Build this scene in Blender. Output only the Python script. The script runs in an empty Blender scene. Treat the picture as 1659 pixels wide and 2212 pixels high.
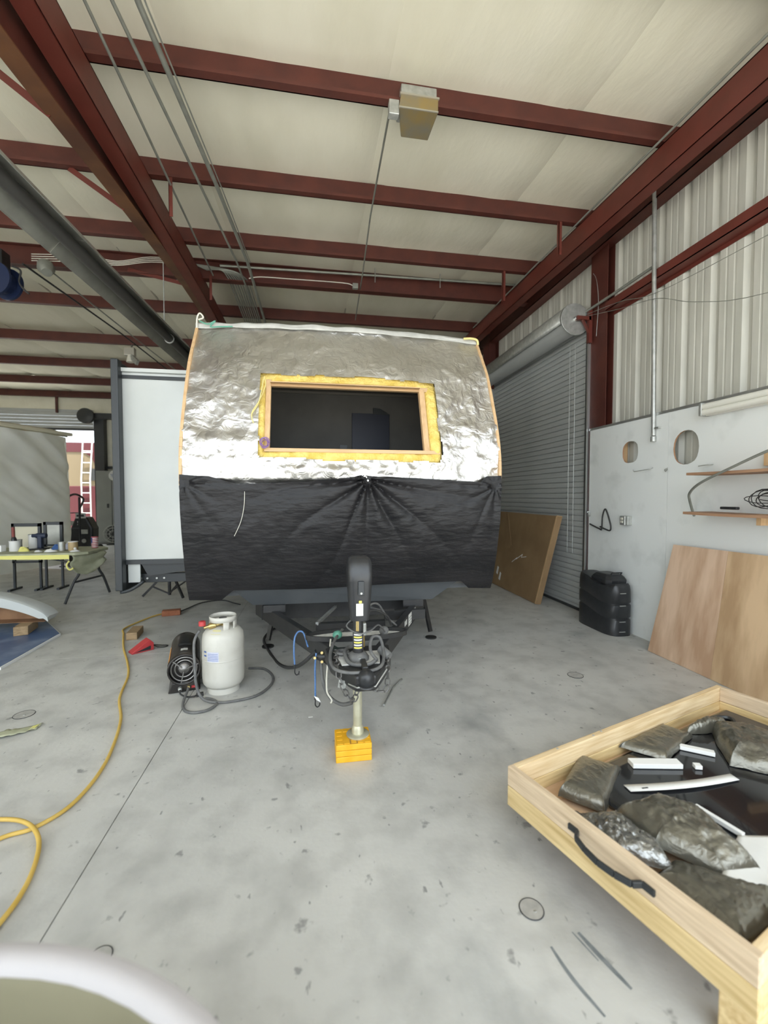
import bpy, math, random
from mathutils import Vector, Matrix, noise
from mathutils.geometry import tessellate_polygon
random.seed(7)
scene = bpy.context.scene
COL = scene.collection

# ------------------------------------------------------------------ camera, sky, sun, exposure
cd = bpy.data.cameras.new('camera'); cam = bpy.data.objects.new('camera', cd); COL.objects.link(cam)
cd.sensor_fit = 'HORIZONTAL'; cd.sensor_width = 36.0; cd.lens = 36.0 * 930 / 1659
cd.clip_start = 0.02; cd.clip_end = 200
cam.location = (0, 0, 1.52)
cam.rotation_euler = (math.radians(90 - 2.1), 0, math.radians(-9.46))
cd.dof.use_dof = True; cd.dof.focus_distance = 3.4; cd.dof.aperture_fstop = 1.9
scene.camera = cam

world = bpy.data.worlds.new('sky'); scene.world = world; world.use_nodes = True
bg = world.node_tree.nodes['Background']
bg.inputs['Color'].default_value = (0.83, 0.92, 1.0, 1); bg.inputs['Strength'].default_value = 2.2
sd = bpy.data.lights.new('sun', 'SUN'); sun = bpy.data.objects.new('sun', sd); COL.objects.link(sun)
sd.energy = 10.0; sd.angle = math.radians(0.6); sd.color = (1.0, 0.95, 0.87)
sun.rotation_euler = (math.radians(11), math.radians(5), 0); sun.location = (0, -6, 9)
vs = scene.view_settings
vs.view_transform = 'Standard'; vs.look = 'None'; vs.gamma = 1.0; vs.use_curve_mapping = False
vs.exposure = 0.98
scene.cycles.max_bounces = 8; scene.cycles.diffuse_bounces = 5; scene.cycles.adaptive_threshold = 0.015

# ------------------------------------------------------------------ materials
MATS = {}
def M(name, c1, c2=None, rough=0.6, metal=0.0, scale=6.0, detail=4.0, bump=0.0, bscale=None, stretch=None,
      lo=0.35, hi=0.65, coat=0.0, trans=0.0, rvar=0.0, emit=0.0, bdist=0.02, spec=0.5, dist=0.0):
    m = bpy.data.materials.new(name); m.use_nodes = True
    nt = m.node_tree; N = nt.nodes; L = nt.links; b = N['Principled BSDF']
    b.inputs['Roughness'].default_value = rough; b.inputs['Metallic'].default_value = metal
    b.inputs['Coat Weight'].default_value = coat; b.inputs['Specular IOR Level'].default_value = spec; b.inputs['Transmission Weight'].default_value = trans
    if emit: b.inputs['Emission Color'].default_value = (*c1, 1); b.inputs['Emission Strength'].default_value = emit
    tc = N.new('ShaderNodeTexCoord'); mp = N.new('ShaderNodeMapping'); L.new(tc.outputs['Object'], mp.inputs['Vector'])
    if stretch: mp.inputs['Scale'].default_value = stretch
    nz = N.new('ShaderNodeTexNoise'); nz.inputs['Scale'].default_value = scale; nz.inputs['Detail'].default_value = detail
    L.new(mp.outputs['Vector'], nz.inputs['Vector'])
    rp = N.new('ShaderNodeValToRGB'); L.new(nz.outputs['Fac'], rp.inputs['Fac'])
    rp.color_ramp.elements[0].position = lo; rp.color_ramp.elements[1].position = hi
    rp.color_ramp.elements[0].color = (*c1, 1); rp.color_ramp.elements[1].color = (*(c2 or c1), 1)
    L.new(rp.outputs['Color'], b.inputs['Base Color'])
    if rvar:
        mr = N.new('ShaderNodeMapRange'); L.new(nz.outputs['Fac'], mr.inputs['Value'])
        mr.inputs['To Min'].default_value = max(0.02, rough - rvar); mr.inputs['To Max'].default_value = min(1, rough + rvar)
        L.new(mr.outputs['Result'], b.inputs['Roughness'])
    if bump:
        n2 = N.new('ShaderNodeTexNoise'); n2.inputs['Scale'].default_value = bscale or scale * 4; n2.inputs['Detail'].default_value = 5; n2.inputs['Distortion'].default_value = dist
        L.new(mp.outputs['Vector'], n2.inputs['Vector'])
        bp = N.new('ShaderNodeBump'); bp.inputs['Strength'].default_value = bump; bp.inputs['Distance'].default_value = bdist
        L.new(n2.outputs['Fac'], bp.inputs['Height']); L.new(bp.outputs['Normal'], b.inputs['Normal'])
    MATS[name] = m
    return m

def wood(name, c1, c2, axis='x', scale=3.0, rough=0.6):
    st = {'x': (1.0, 14, 14), 'y': (14, 1.0, 14), 'z': (14, 14, 1.0)}[axis]
    return M(name, c1, c2, rough=rough, scale=scale, detail=6, stretch=st, lo=0.3, hi=0.7, bump=0.12, bscale=scale * 2, bdist=0.01)

M('steel_red', (0.070, 0.017, 0.012), (0.095, 0.023, 0.015), rough=0.55, scale=5, bump=0.05)
M('steel_bright', (0.11, 0.023, 0.015), (0.135, 0.028, 0.019), rough=0.5, scale=5)
M('steel_floor_lit', (0.085, 0.030, 0.015), (0.16, 0.065, 0.025), rough=0.5, scale=2.5)  # lighter brown: light from the floor painted into the rafter's lower flange
M('insulation_white', (0.73, 0.70, 0.565), (0.80, 0.77, 0.64), rough=0.75, scale=2.5, bump=0.25, bscale=9, stretch=(1, .35, 1), bdist=0.03)
M('seam_tape', (0.46, 0.44, 0.35), rough=0.7)
M('sheet_metal', (0.47, 0.465, 0.41), (0.56, 0.55, 0.49), rough=0.45, scale=3, stretch=(1, 3, .5))
M('painted_ply', (0.62, 0.64, 0.62), (0.77, 0.79, 0.775), rough=0.55, scale=3.0, detail=8, bump=0.05, lo=.25, hi=.48)
M('raw_edge', (0.36, 0.20, 0.11), (0.45, 0.27, 0.16), rough=0.8, scale=12)
M('alu', (0.62, 0.63, 0.62), rough=0.35, metal=0.9)
M('galv', (0.40, 0.41, 0.39), (0.52, 0.53, 0.51), rough=0.45, metal=0.7, scale=20)
M('conduit', (0.26, 0.27, 0.24), (0.33, 0.34, 0.30), rough=0.5, metal=0.5, scale=8)
M('conduit_bright', (0.48, 0.46, 0.40), rough=0.35, metal=0.7)
M('door_grey', (0.39, 0.405, 0.40), (0.45, 0.465, 0.455), rough=0.5, scale=1.5, stretch=(1, 1, 3))
M('foil', (0.68, 0.665, 0.64), (0.76, 0.75, 0.73), rough=0.40, metal=1.0, scale=3, rvar=0.12, bump=0.5, bscale=12, bdist=0.02, dist=1.5)
M('tarp_black', (0.010, 0.010, 0.011), (0.017, 0.016, 0.017), rough=0.40, scale=4, bump=0.55, bscale=20, bdist=0.014, rvar=0.1, stretch=(.55, 1, 1.6), spec=0.28)
M('belly_grey', (0.075, 0.083, 0.09), (0.10, 0.108, 0.115), rough=0.55, scale=3)
M('gel_white', (0.49, 0.51, 0.495), (0.54, 0.56, 0.545), rough=0.18, scale=2)
M('trim_black', (0.022, 0.026, 0.029), rough=0.42)
M('black_paint', (0.016, 0.016, 0.017), (0.028, 0.028, 0.028), rough=0.4, scale=10)
M('black_plastic', (0.018, 0.019, 0.021), (0.026, 0.027, 0.029), rough=0.36, scale=20)
M('rubber', (0.030, 0.030, 0.030), rough=0.6)
M('grey_rubber', (0.10, 0.10, 0.10), (0.15, 0.15, 0.145), rough=0.6, scale=20)
M('chain_steel', (0.12, 0.12, 0.115), (0.19, 0.18, 0.17), rough=0.5, metal=0.6, scale=30)
wood('pine_x', (0.52, 0.33, 0.165), (0.66, 0.45, 0.25), 'x'); wood('pine_z', (0.52, 0.33, 0.165), (0.66, 0.45, 0.25), 'z'); wood('pine_y', (0.62, 0.43, 0.24), (0.76, 0.57, 0.35), 'y')
M('glasswool', (0.66, 0.47, 0.10), (0.80, 0.62, 0.20), rough=0.95, scale=14, bump=0.8, bscale=40)
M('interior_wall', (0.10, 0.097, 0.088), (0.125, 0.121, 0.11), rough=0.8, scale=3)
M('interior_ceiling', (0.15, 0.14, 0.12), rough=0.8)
M('navy_panel', (0.010, 0.014, 0.030), rough=0.5)
M('lens_white', (0.78, 0.77, 0.74), rough=0.4)
M('dust_white', (0.46, 0.46, 0.44), (0.66, 0.66, 0.63), rough=0.7, scale=18)
M('zinc_yellow', (0.52, 0.50, 0.36), (0.64, 0.62, 0.47), rough=0.42, metal=0.55, scale=14)
M('block_yellow', (0.80, 0.40, 0.012), (0.86, 0.47, 0.03), rough=0.55, scale=20)
M('block_dark', (0.42, 0.22, 0.03), rough=0.8)
M('sticker_white', (0.80, 0.80, 0.76), rough=0.4); M('sticker_yellow', (0.85, 0.72, 0.12), rough=0.4); M('sticker_ink', (0.05, 0.05, 0.06), rough=0.5)
M('bungee_blue', (0.07, 0.16, 0.36), (0.12, 0.23, 0.46), rough=0.7, scale=60)
M('cyl_white', (0.48, 0.46, 0.405), (0.58, 0.565, 0.51), rough=0.42, scale=5, detail=8, lo=0.25, hi=0.5)
M('label_blue', (0.46, 0.48, 0.60), (0.58, 0.59, 0.68), rough=0.5, scale=40, stretch=(1, 1, 8))
M('label_yellow', (0.62, 0.58, 0.30), rough=0.6)
M('red_plastic', (0.42, 0.03, 0.035), (0.5, 0.05, 0.05), rough=0.5, scale=8)
M('heater_black', (0.030, 0.027, 0.025), (0.10, 0.085, 0.072), rough=0.33, metal=0.4, scale=7, lo=.45, hi=.75)
M('heater_steel', (0.23, 0.22, 0.21), (0.34, 0.33, 0.31), rough=0.35, metal=0.8, scale=18)
M('brass', (0.55, 0.42, 0.18), rough=0.35, metal=0.9)
M('orange_print', (0.75, 0.33, 0.06), rough=0.5)
M('cord_yellow', (0.56, 0.37, 0.075), (0.64, 0.44, 0.11), rough=0.55, scale=10)
M('brick_clay', (0.24, 0.085, 0.04), (0.32, 0.12, 0.06), rough=0.9, scale=20, bump=0.3)
M('old_wood', (0.25, 0.17, 0.09), (0.36, 0.25, 0.14), rough=0.85, scale=6, stretch=(2, 12, 12))
M('rope_dark', (0.04, 0.035, 0.03), rough=0.9)
M('paper_khaki', (0.36, 0.37, 0.25), (0.46, 0.47, 0.33), rough=0.85, scale=9)
M('tape_yellow', (0.76, 0.72, 0.22), rough=0.6)
M('foam_blue', (0.055, 0.10, 0.21), (0.16, 0.22, 0.34), rough=0.35, scale=4, lo=.5, hi=.75)
M('foam_white', (0.80, 0.80, 0.78), rough=0.7)
M('cap_inside', (0.17, 0.085, 0.04), (0.24, 0.13, 0.065), rough=0.8, scale=5)
M('cap_khaki', (0.155, 0.14, 0.085), (0.19, 0.172, 0.108), rough=0.75, scale=3)
M('plastic_wrap', (0.84, 0.86, 0.84), (0.90, 0.91, 0.88), rough=0.26, scale=3, bump=0.2, bscale=7)
M('wrap_cap', (0.66, 0.62, 0.47), rough=0.5)
M('rv_cream', (0.17, 0.13, 0.075), rough=0.6); M('rv_maroon', (0.075, 0.010, 0.014), rough=0.6)
M('locker_grey', (0.27, 0.28, 0.265), (0.31, 0.32, 0.30), rough=0.5, scale=2)
M('dark_metal', (0.035, 0.037, 0.038), rough=0.5)
M('paper_white', (0.78, 0.78, 0.76), (0.84, 0.84, 0.82), rough=0.8, scale=8)
M('ink_blue', (0.06, 0.12, 0.35), rough=0.6)
M('cardboard', (0.25, 0.155, 0.075), (0.31, 0.20, 0.10), rough=0.8, scale=3)
M('veneer', (0.47, 0.30, 0.19), (0.68, 0.49, 0.35), rough=0.6, scale=2.4, detail=7, stretch=(3, 3, .4), lo=.38, hi=.62)
M('veneer_warm', (0.43, 0.28, 0.155), (0.66, 0.47, 0.29), rough=0.6, scale=2.0, detail=7, stretch=(3, 3, .5), lo=.38, hi=.62)
M('glass_black', (0.012, 0.013, 0.016), rough=0.07, coat=0.4)
M('tray_floor', (0.50, 0.33, 0.20), (0.58, 0.40, 0.26), rough=0.7, scale=4, stretch=(1, 6, 1))
M('bag_grey', (0.16, 0.153, 0.125), (0.22, 0.21, 0.175), rough=0.30, metal=0.65, scale=4, bump=0.35, bscale=30, bdist=0.012, coat=0.25, dist=1.0)
M('bag_shiny', (0.12, 0.12, 0.115), (0.34, 0.34, 0.32), rough=0.20, metal=0.7, scale=9, bump=0.7, bscale=24, bdist=0.02, coat=0.5)
M('fixture_gold', (0.25, 0.23, 0.18), (0.33, 0.24, 0.10), rough=0.40, metal=0.5, scale=5)
M('fluoro_white', (0.74, 0.73, 0.66), rough=0.35)
M('reflector', (0.30, 0.30, 0.27), (0.38, 0.38, 0.34), rough=0.4, metal=0.6, scale=5)
M('tube_dark', (0.045, 0.043, 0.040), rough=0.5)
M('reel_blue', (0.012, 0.022, 0.065), rough=0.4)
M('hose_red', (0.22, 0.05, 0.04), rough=0.6)
M('wire_white', (0.62, 0.60, 0.52), rough=0.5); M('wire_green', (0.10, 0.30, 0.22), rough=0.5); M('wire_yellow', (0.75, 0.62, 0.25), rough=0.5); M('wire_purple', (0.22, 0.12, 0.30), rough=0.5)
M('cup_white', (0.72, 0.72, 0.70), rough=0.4); M('tub_amber', (0.45, 0.33, 0.17), rough=0.4); M('cap_blue', (0.05, 0.12, 0.32), rough=0.5); M('gun_navy', (0.015, 0.025, 0.055), rough=0.5)
M('shelf_wood', (0.30, 0.165, 0.095), (0.38, 0.22, 0.13), rough=0.7, scale=4, stretch=(8, 1, 8))
M('asphalt', (0.42, 0.41, 0.39), (0.50, 0.49, 0.46), rough=0.9, scale=3)
M('scuff', (0.16, 0.18, 0.19), (0.24, 0.26, 0.27), rough=0.5, scale=30)
M('cap_steel', (0.36, 0.355, 0.335), (0.46, 0.45, 0.425), rough=0.5, metal=0.1, scale=25)
M('roof_edge', (0.42, 0.42, 0.39), (0.50, 0.50, 0.47), rough=0.6, scale=12)
M('flag_red', (0.45, 0.05, 0.07), rough=0.5); M('flag_blue', (0.06, 0.07, 0.22), rough=0.5)

def film():
    m = MATS['plastic_wrap']; N = m.node_tree.nodes; L = m.node_tree.links; b = N['Principled BSDF']; o = N['Material Output']
    t = N.new('ShaderNodeBsdfTranslucent'); t.inputs['Color'].default_value = (.9, .91, .86, 1); x = N.new('ShaderNodeMixShader'); x.inputs[0].default_value = .45
    L.new(b.outputs[0], x.inputs[1]); L.new(t.outputs[0], x.inputs[2]); L.new(x.outputs[0], o.inputs['Surface'])
film()
# concrete floor: mottled grey with stains and specks of its own
def concrete():
    m = bpy.data.materials.new('concrete'); m.use_nodes = True
    N = m.node_tree.nodes; L = m.node_tree.links; b = N['Principled BSDF']
    g = N.new('ShaderNodeNewGeometry')
    def nz(s, d, st=None):
        n = N.new('ShaderNodeTexNoise'); n.inputs['Scale'].default_value = s; n.inputs['Detail'].default_value = d
        if st:
            mp = N.new('ShaderNodeMapping'); mp.inputs['Scale'].default_value = st; L.new(g.outputs['Position'], mp.inputs['Vector']); L.new(mp.outputs['Vector'], n.inputs['Vector'])
        else: L.new(g.outputs['Position'], n.inputs['Vector'])
        return n
    def ramp(src, a, ca, c, cc):
        r = N.new('ShaderNodeValToRGB'); r.color_ramp.elements[0].position = a; r.color_ramp.elements[0].color = (*ca, 1)
        r.color_ramp.elements[1].position = c; r.color_ramp.elements[1].color = (*cc, 1); L.new(src, r.inputs['Fac']); return r
    def mul(a, c, f=1.0):
        x = N.new('ShaderNodeMix'); x.data_type = 'RGBA'; x.blend_type = 'MULTIPLY'; x.inputs['Factor'].default_value = f
        L.new(a, x.inputs[6]); L.new(c, x.inputs[7]); return x.outputs[2]
    a = ramp(nz(0.9, 6).outputs['Fac'], .3, (0.47, 0.47, 0.45), .7, (0.60, 0.595, 0.565)).outputs['Color']
    c = ramp(nz(5, 8).outputs['Fac'], .32, (0.80, 0.80, 0.80), .55, (1, 1, 1)).outputs['Color']
    d = ramp(nz(13, 3).outputs['Fac'], .27, (0.42, 0.42, 0.43), .34, (1, 1, 1)).outputs['Color']
    e = ramp(nz(30, 2, (1, .5, 1)).outputs['Fac'], .24, (0.35, 0.35, 0.36), .30, (1, 1, 1)).outputs['Color']
    f = ramp(nz(2.2, 5, (1, .6, 1)).outputs['Fac'], .28, (0.72, 0.73, 0.74), .42, (1, 1, 1)).outputs['Color']
    L.new(mul(mul(mul(mul(a, c), d, .8), e, .8), f), b.inputs['Base Color'])
    r = N.new('ShaderNodeMapRange'); L.new(nz(3, 5).outputs['Fac'], r.inputs['Value']); r.inputs['To Min'].default_value = .34; r.inputs['To Max'].default_value = .62
    L.new(r.outputs['Result'], b.inputs['Roughness'])
    bp = N.new('ShaderNodeBump'); bp.inputs['Strength'].default_value = .12; bp.inputs['Distance'].default_value = .01
    L.new(nz(40, 5).outputs['Fac'], bp.inputs['Height']); L.new(bp.outputs['Normal'], b.inputs['Normal'])
    MATS['concrete'] = m
concrete()

# ------------------------------------------------------------------ mesh helpers
class MB:
    def __init__(s): s.v = []; s.f = []; s.mi = []
    def _add(s, vs, fs, k=0):
        o = len(s.v); s.v += [Vector(p) for p in vs]; s.f += [tuple(o + i for i in f) for f in fs]; s.mi += [k] * len(fs); return s
    def box(s, x0, x1, y0, y1, z0, z1, k=0):
        return s._add([(x0,y0,z0),(x1,y0,z0),(x1,y1,z0),(x0,y1,z0),(x0,y0,z1),(x1,y0,z1),(x1,y1,z1),(x0,y1,z1)],
                      [(0,3,2,1),(4,5,6,7),(0,1,5,4),(1,2,6,5),(2,3,7,6),(3,0,4,7)], k)
    def obox(s, c, ax, ay, az, k=0):          # half-axis vectors
        c, ax, ay, az = map(Vector, (c, ax, ay, az)); P = []
        for dz in (-1, 1):
            for dx, dy in ((-1,-1),(1,-1),(1,1),(-1,1)): P.append(c + dx*ax + dy*ay + dz*az)
        return s._add(P, [(0,3,2,1),(4,5,6,7),(0,1,5,4),(1,2,6,5),(2,3,7,6),(3,0,4,7)], k)
    def bar(s, a, b, w, h, up=(0,0,1), k=0):
        a, b = Vector(a), Vector(b); d = (b - a); L = d.length / 2; d.normalize()
        u = Vector(up); sd_ = d.cross(u)
        if sd_.length < 1e-4: sd_ = d.cross(Vector((1,0,0)))
        sd_.normalize(); u = sd_.cross(d).normalized()
        return s.obox((a+b)/2, d*L, sd_*w/2, u*h/2, k)
    def prism(s, poly, fn, t0, t1, k=0):      # poly list of 2d, fn(u,v,t)->xyz
        n = len(poly); P = [fn(u, v, t0) for u, v in poly] + [fn(u, v, t1) for u, v in poly]
        F = [tuple(range(n))[::-1], tuple(range(n, 2*n))] + [(i, (i+1) % n, n+(i+1) % n, n+i) for i in range(n)]
        return s._add(P, F, k)
    def plate(s, outer, holes, fn, t0, t1, k=0, krim=0):
        loops = [[Vector((u, v, 0)) for u, v in lp] for lp in [outer] + holes]
        tris = tessellate_polygon(loops); flat = [p for lp in loops for p in lp]; n = len(flat)
        s._add([fn(p.x, p.y, t0) for p in flat] + [fn(p.x, p.y, t1) for p in flat],
               [tuple(t) for t in tris] + [tuple(i+n for i in t)[::-1] for t in tris], k)
        o0 = len(s.v) - 2*n; st = 0
        for lp in loops:
            m = len(lp)
            for i in range(m):
                a, b = st+i, st+(i+1) % m; s.f.append((o0+a, o0+b, o0+n+b, o0+n+a)); s.mi.append(krim if st else k)
            st += m
        return s
    def tube(s, pts, r, n=8, closed=False, caps=True, k=0):
        pts = [Vector(p) for p in pts]; m = len(pts); rs = r if isinstance(r, (list, tuple)) else [r]*m
        rings = []; prev = None
        for i, p in enumerate(pts):
            a = pts[(i-1) % m] if (closed or i > 0) else p; b = pts[(i+1) % m] if (closed or i < m-1) else p
            d = (b - a).normalized() if (b-a).length > 1e-9 else Vector((0,0,1))
            if prev is None: u = d.cross(Vector((0,0,1))); u = u if u.length > .05 else d.cross(Vector((1,0,0)))
            else: u = prev - d*prev.dot(d)
            u.normalize(); prev = u; w = d.cross(u)
            rings.append([p + rs[i]*(math.cos(2*math.pi*j/n)*u + math.sin(2*math.pi*j/n)*w) for j in range(n)])
        F = []; T = m if closed else m-1
        for i in range(T):
            for j in range(n):
                a, b = i*n+j, i*n+(j+1) % n; c, d = ((i+1) % m)*n+(j+1) % n, ((i+1) % m)*n+j; F.append((a, b, c, d))
        if not closed and caps: F += [tuple(range(n))[::-1], tuple((m-1)*n+j for j in range(n))]
        return s._add([p for r_ in rings for p in r_], F, k)
    def lathe(s, prof, c, axis=(0,0,1), n=24, k=0, cap=True):  # prof: (r, h)
        ax = Vector(axis).normalized(); u = ax.cross(Vector((0,1,0))); u = u if u.length > .05 else ax.cross(Vector((1,0,0)))
        u.normalize(); w = ax.cross(u); c = Vector(c); m = len(prof)
        P = [c + h*ax + r*(math.cos(2*math.pi*j/n)*u + math.sin(2*math.pi*j/n)*w) for r, h in prof for j in range(n)]
        F = [(i*n+j, i*n+(j+1) % n, (i+1)*n+(j+1) % n, (i+1)*n+j) for i in range(m-1) for j in range(n)]
        if cap:
            if prof[0][0] > 1e-5: F.append(tuple(range(n))[::-1])
            if prof[-1][0] > 1e-5: F.append(tuple((m-1)*n+j for j in range(n)))
        return s._add(P, F, k)
    def grid(s, fn, nu, nv, keep=None, k=0):
        P = [fn(i/nu, j/nv) for j in range(nv+1) for i in range(nu+1)]
        F = [(j*(nu+1)+i, j*(nu+1)+i+1, (j+1)*(nu+1)+i+1, (j+1)*(nu+1)+i) for j in range(nv) for i in range(nu) if keep is None or keep((i+.5)/nu, (j+.5)/nv)]
        return s._add(P, F, k)
    def build(s, name, mats, parent=None, smooth=False, bevel=0.0, label=None, kind=None, solid=0.0, origin=None, seg=2):
        used = sorted({i for f in s.f for i in f}); re = {o: i for i, o in enumerate(used)}
        vs_ = [s.v[i] for i in used]; fs = [tuple(re[i] for i in f) for f in s.f]
        lo = Vector([min(p[i] for p in vs_) for i in range(3)]); hi = Vector([max(p[i] for p in vs_) for i in range(3)])
        org = Vector(origin) if origin is not None else Vector(((lo.x+hi.x)/2, (lo.y+hi.y)/2, lo.z))
        me = bpy.data.meshes.new(name); me.from_pydata([p - org for p in vs_], [], fs); me.validate()
        mats = mats if isinstance(mats, (list, tuple)) else [mats]
        for mname in mats: me.materials.append(MATS[mname])
        if len(mats) > 1 and len(me.polygons) == len(s.mi):
            me.polygons.foreach_set('material_index', s.mi)
        if smooth: me.polygons.foreach_set('use_smooth', [True]*len(me.polygons)); me.set_sharp_from_angle(angle=math.radians(50))
        me.update()
        o = bpy.data.objects.new(name, me); COL.objects.link(o)
        place(o, org, parent)
        if solid: md = o.modifiers.new('thick', 'SOLIDIFY'); md.thickness = solid; md.offset = -1
        if bevel: md = o.modifiers.new('soft', 'BEVEL'); md.width = bevel; md.segments = seg; md.limit_method = 'ANGLE'; md.angle_limit = math.radians(40)
        if label: o['label'] = label
        if kind: o['kind'] = kind
        return o

WL = {}
def wloc(o): return WL.get(o.name, Vector((0,0,0)))
def place(o, org, parent):
    WL[o.name] = Vector(org)
    if parent is not None: o.parent = parent; o.location = Vector(org) - wloc(parent)
    else: o.location = org
def dup(o, off, parent):
    c = o.copy(); COL.objects.link(c); place(c, wloc(o) + Vector(off), parent); return c
def tag(o, label, cat, group=None, kind=None):
    o['label'] = label; o['category'] = cat
    if group: o['group'] = group
    if kind: o['kind'] = kind
    return o
def T(name, loc, label, cat, group=None, kind=None):
    e = bpy.data.objects.new(name, None); COL.objects.link(e); e.empty_display_size = .1
    place(e, Vector(loc), None); return tag(e, label, cat, group, kind)
def box(name, mat, x0, x1, y0, y1, z0, z1, parent=None, bevel=0.0, **k): return MB().box(x0, x1, y0, y1, z0, z1).build(name, mat, parent, bevel=bevel, **k)
def tube(name, mat, pts, r, parent=None, n=8, **k): return MB().tube(pts, r, n).build(name, mat, parent, smooth=True, **k)
def smoothpath(pts, m=6, closed=False):
    P = [Vector(p) for p in pts]; n = len(P); out = []
    for i in range(n if closed else n-1):
        p0 = P[(i-1) % n] if (closed or i > 0) else P[0]; p1 = P[i]; p2 = P[(i+1) % n]; p3 = P[(i+2) % n] if (closed or i+2 < n) else P[-1]
        for j in range(m):
            t = j/m; out.append(.5*((2*p1) + (p2-p0)*t + (2*p0-5*p1+4*p2-p3)*t*t + (3*p1-p0-3*p2+p3)*t**3))
    if not closed: out.append(P[-1])
    return out
def interp(tab, x):
    if x <= tab[0][0]: return tab[0][1]
    for (a, fa), (b, fb) in zip(tab, tab[1:]):
        if x <= b: t = (x-a)/(b-a); return fa + (fb-fa)*t
    return tab[-1][1]
def nz3(x, y, z, s=1.0): return noise.noise(Vector((x*s, y*s, z*s)))
def ridge(x, y, z, s):
    v = 0; a = 1
    for k in range(3): v += a*(1-abs(nz3(x, y, z+7.3*k, s*(2**k)))*2); a *= .5
    return v/1.75

# ------------------------------------------------------------------ the building
def slope(Y): return 0.03*(max(-2.0, min(Y, 7.0)) - 3.5)
def ceil(Y): return 4.79 + slope(Y)
YF, YB, XL, XR = -1.2, 15.6, -11.0, 3.62

floor = tag(box('floor', 'asphalt', XL-.3, XR+.2, YF-.3, YB+.3, -.25, -.02), 'grey stained concrete workshop floor in large slabs', 'floor', kind='structure')
xs = [XL-.3, -6.0, -0.925, 4.0]; ys = [YF-.3, 4.42, 9.5, YB+.3]
for i in range(3):
    for j in range(3):
        box('slab', 'concrete', xs[i]+.0025, xs[i+1]-.0025, ys[j]+.002, ys[j+1]-.002, -.02, 0.0, floor)
def scuff(pts, w):
    m = MB(); P = smoothpath([(x, y, .0008) for x, y in pts], 5); n = len(P); V = []
    for i, p in enumerate(P):
        d = (P[min(i+1, n-1)] - P[max(i-1, 0)]).normalized(); s = Vector((-d.y, d.x, 0))*w*(.55+.45*math.sin(math.pi*min(1, max(0.08, i/(n-1)))))*.5
        V += [p+s, p-s]
    m._add(V, [(2*i, 2*i+1, 2*i+3, 2*i+2) for i in range(n-1)]); return m.build('scuff_mark', 'scuff', floor)
scuff([(.786, 1.287), (.80, 1.19), (.835, 1.08)], .013); scuff([(.905, 1.315), (.93, 1.23), (.963, 1.13)], .017)
scuff([(.885, 1.32), (.90, 1.27), (.915, 1.22)], .006)
outside = tag(MB().box(-60, 60, -60, 60, -.36, -.26).build('ground', 'asphalt'), 'pale sunlit concrete yard outside the far roll-up door', 'ground', kind='structure')

# ceiling: strips of white insulation sheet that sag between the purlins
ceiling = T('ceiling', (0, 7, 4.8), 'white insulation sheet ceiling in long strips above red purlins', 'ceiling', kind='structure')
PUR = [0.0, 1.15, 2.3, 3.46, 4.65, 5.82, 6.62, 8.1, 9.95, 11.8, 13.65, 15.45]
def sag(Y):
    for a, b in zip([YF]+PUR, PUR+[YB]):
        if a <= Y <= b: return .035*math.sin(math.pi*(Y-a)/(b-a))
    return 0
sx = [3.75, 2.31, .617, -1.05, -2.62, -4.3, -6.0, -7.7, -9.4, -11.1]
for a, b in zip(sx[1:], sx):
    g = MB().grid(lambda u, v: (a+(b-a)*u, YF-.05+(YB-YF)*v, ceil(YF+(YB-YF)*v) + .012 - sag(YF+(YB-YF)*v) - .012*nz3(a+(b-a)*u, (YF+(YB-YF)*v)*.5, 1, 2.2) + (.03 if u in (0, 1) else 0)), 10, 110)
    g.build('insulation_strip', 'insulation_white', ceiling, smooth=True)
for x in sx[1:-1]: box('seam', 'seam_tape', x-.012, x+.012, YF, YB, ceil(7)+.03, ceil(7)+.05, ceiling)
roof = tag(MB().grid(lambda u, v: (XL-.4+(XR+.8-XL)*u, YF-.1+(YB+.4-YF)*v, ceil(YF+(YB-YF)*v)+.16), 2, 20).build('roof', 'sheet_metal', solid=-.03), 'metal roof sheet over the workshop', 'roof', kind='structure')

# red roof members
def zmember(Y, label):
    z1 = ceil(Y)+.005; z0 = z1-.205
    pr = [(-.005, z0), (.005, z0), (.005, z1-.006), (.06, z1-.006), (.06, z1), (-.005, z1)]
    p2 = [(-.068, z0+.0), (.005, z0), (.005, z0+.006), (-.062, z0+.006), (-.062, z0+.028), (-.068, z0+.028)]
    m = MB()
    for q in (pr, p2): m.prism([(Y+u, v) for u, v in q], lambda u, v, t: (t, u, v), XL, 3.55)
    return tag(m.build('roof_purlin', 'steel_red'), label, 'beam', 'red roof purlins', 'structure')
names = ['first', 'second', 'third', 'fourth', 'fifth', 'sixth', 'seventh', 'eighth']
for i, Y in enumerate([3.46, 4.65, 5.82, 8.1, 9.95, 11.8, 13.65, 15.45]):
    zmember(Y, 'red steel roof purlin, %s from the top of the picture' % names[i])
for Y, w in ((2.3, 'over'), (1.15, 'behind'), (0.0, 'well behind')):
    zmember(Y, 'red steel roof purlin %s the camera position' % w)
Y = 6.62; z1 = ceil(Y); m = MB()
m.box(XL, 3.5, Y-.006, Y+.006, z1-.27, z1).box(XL, 3.5, Y-.06, Y+.06, z1-.27, z1-.26).box(XL, 3.5, Y-.06, Y+.06, z1-.01, z1)
tag(m.build('roof_girder', 'steel_red'), 'deeper red steel girder with conduits running along its face', 'beam', kind='structure')

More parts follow.
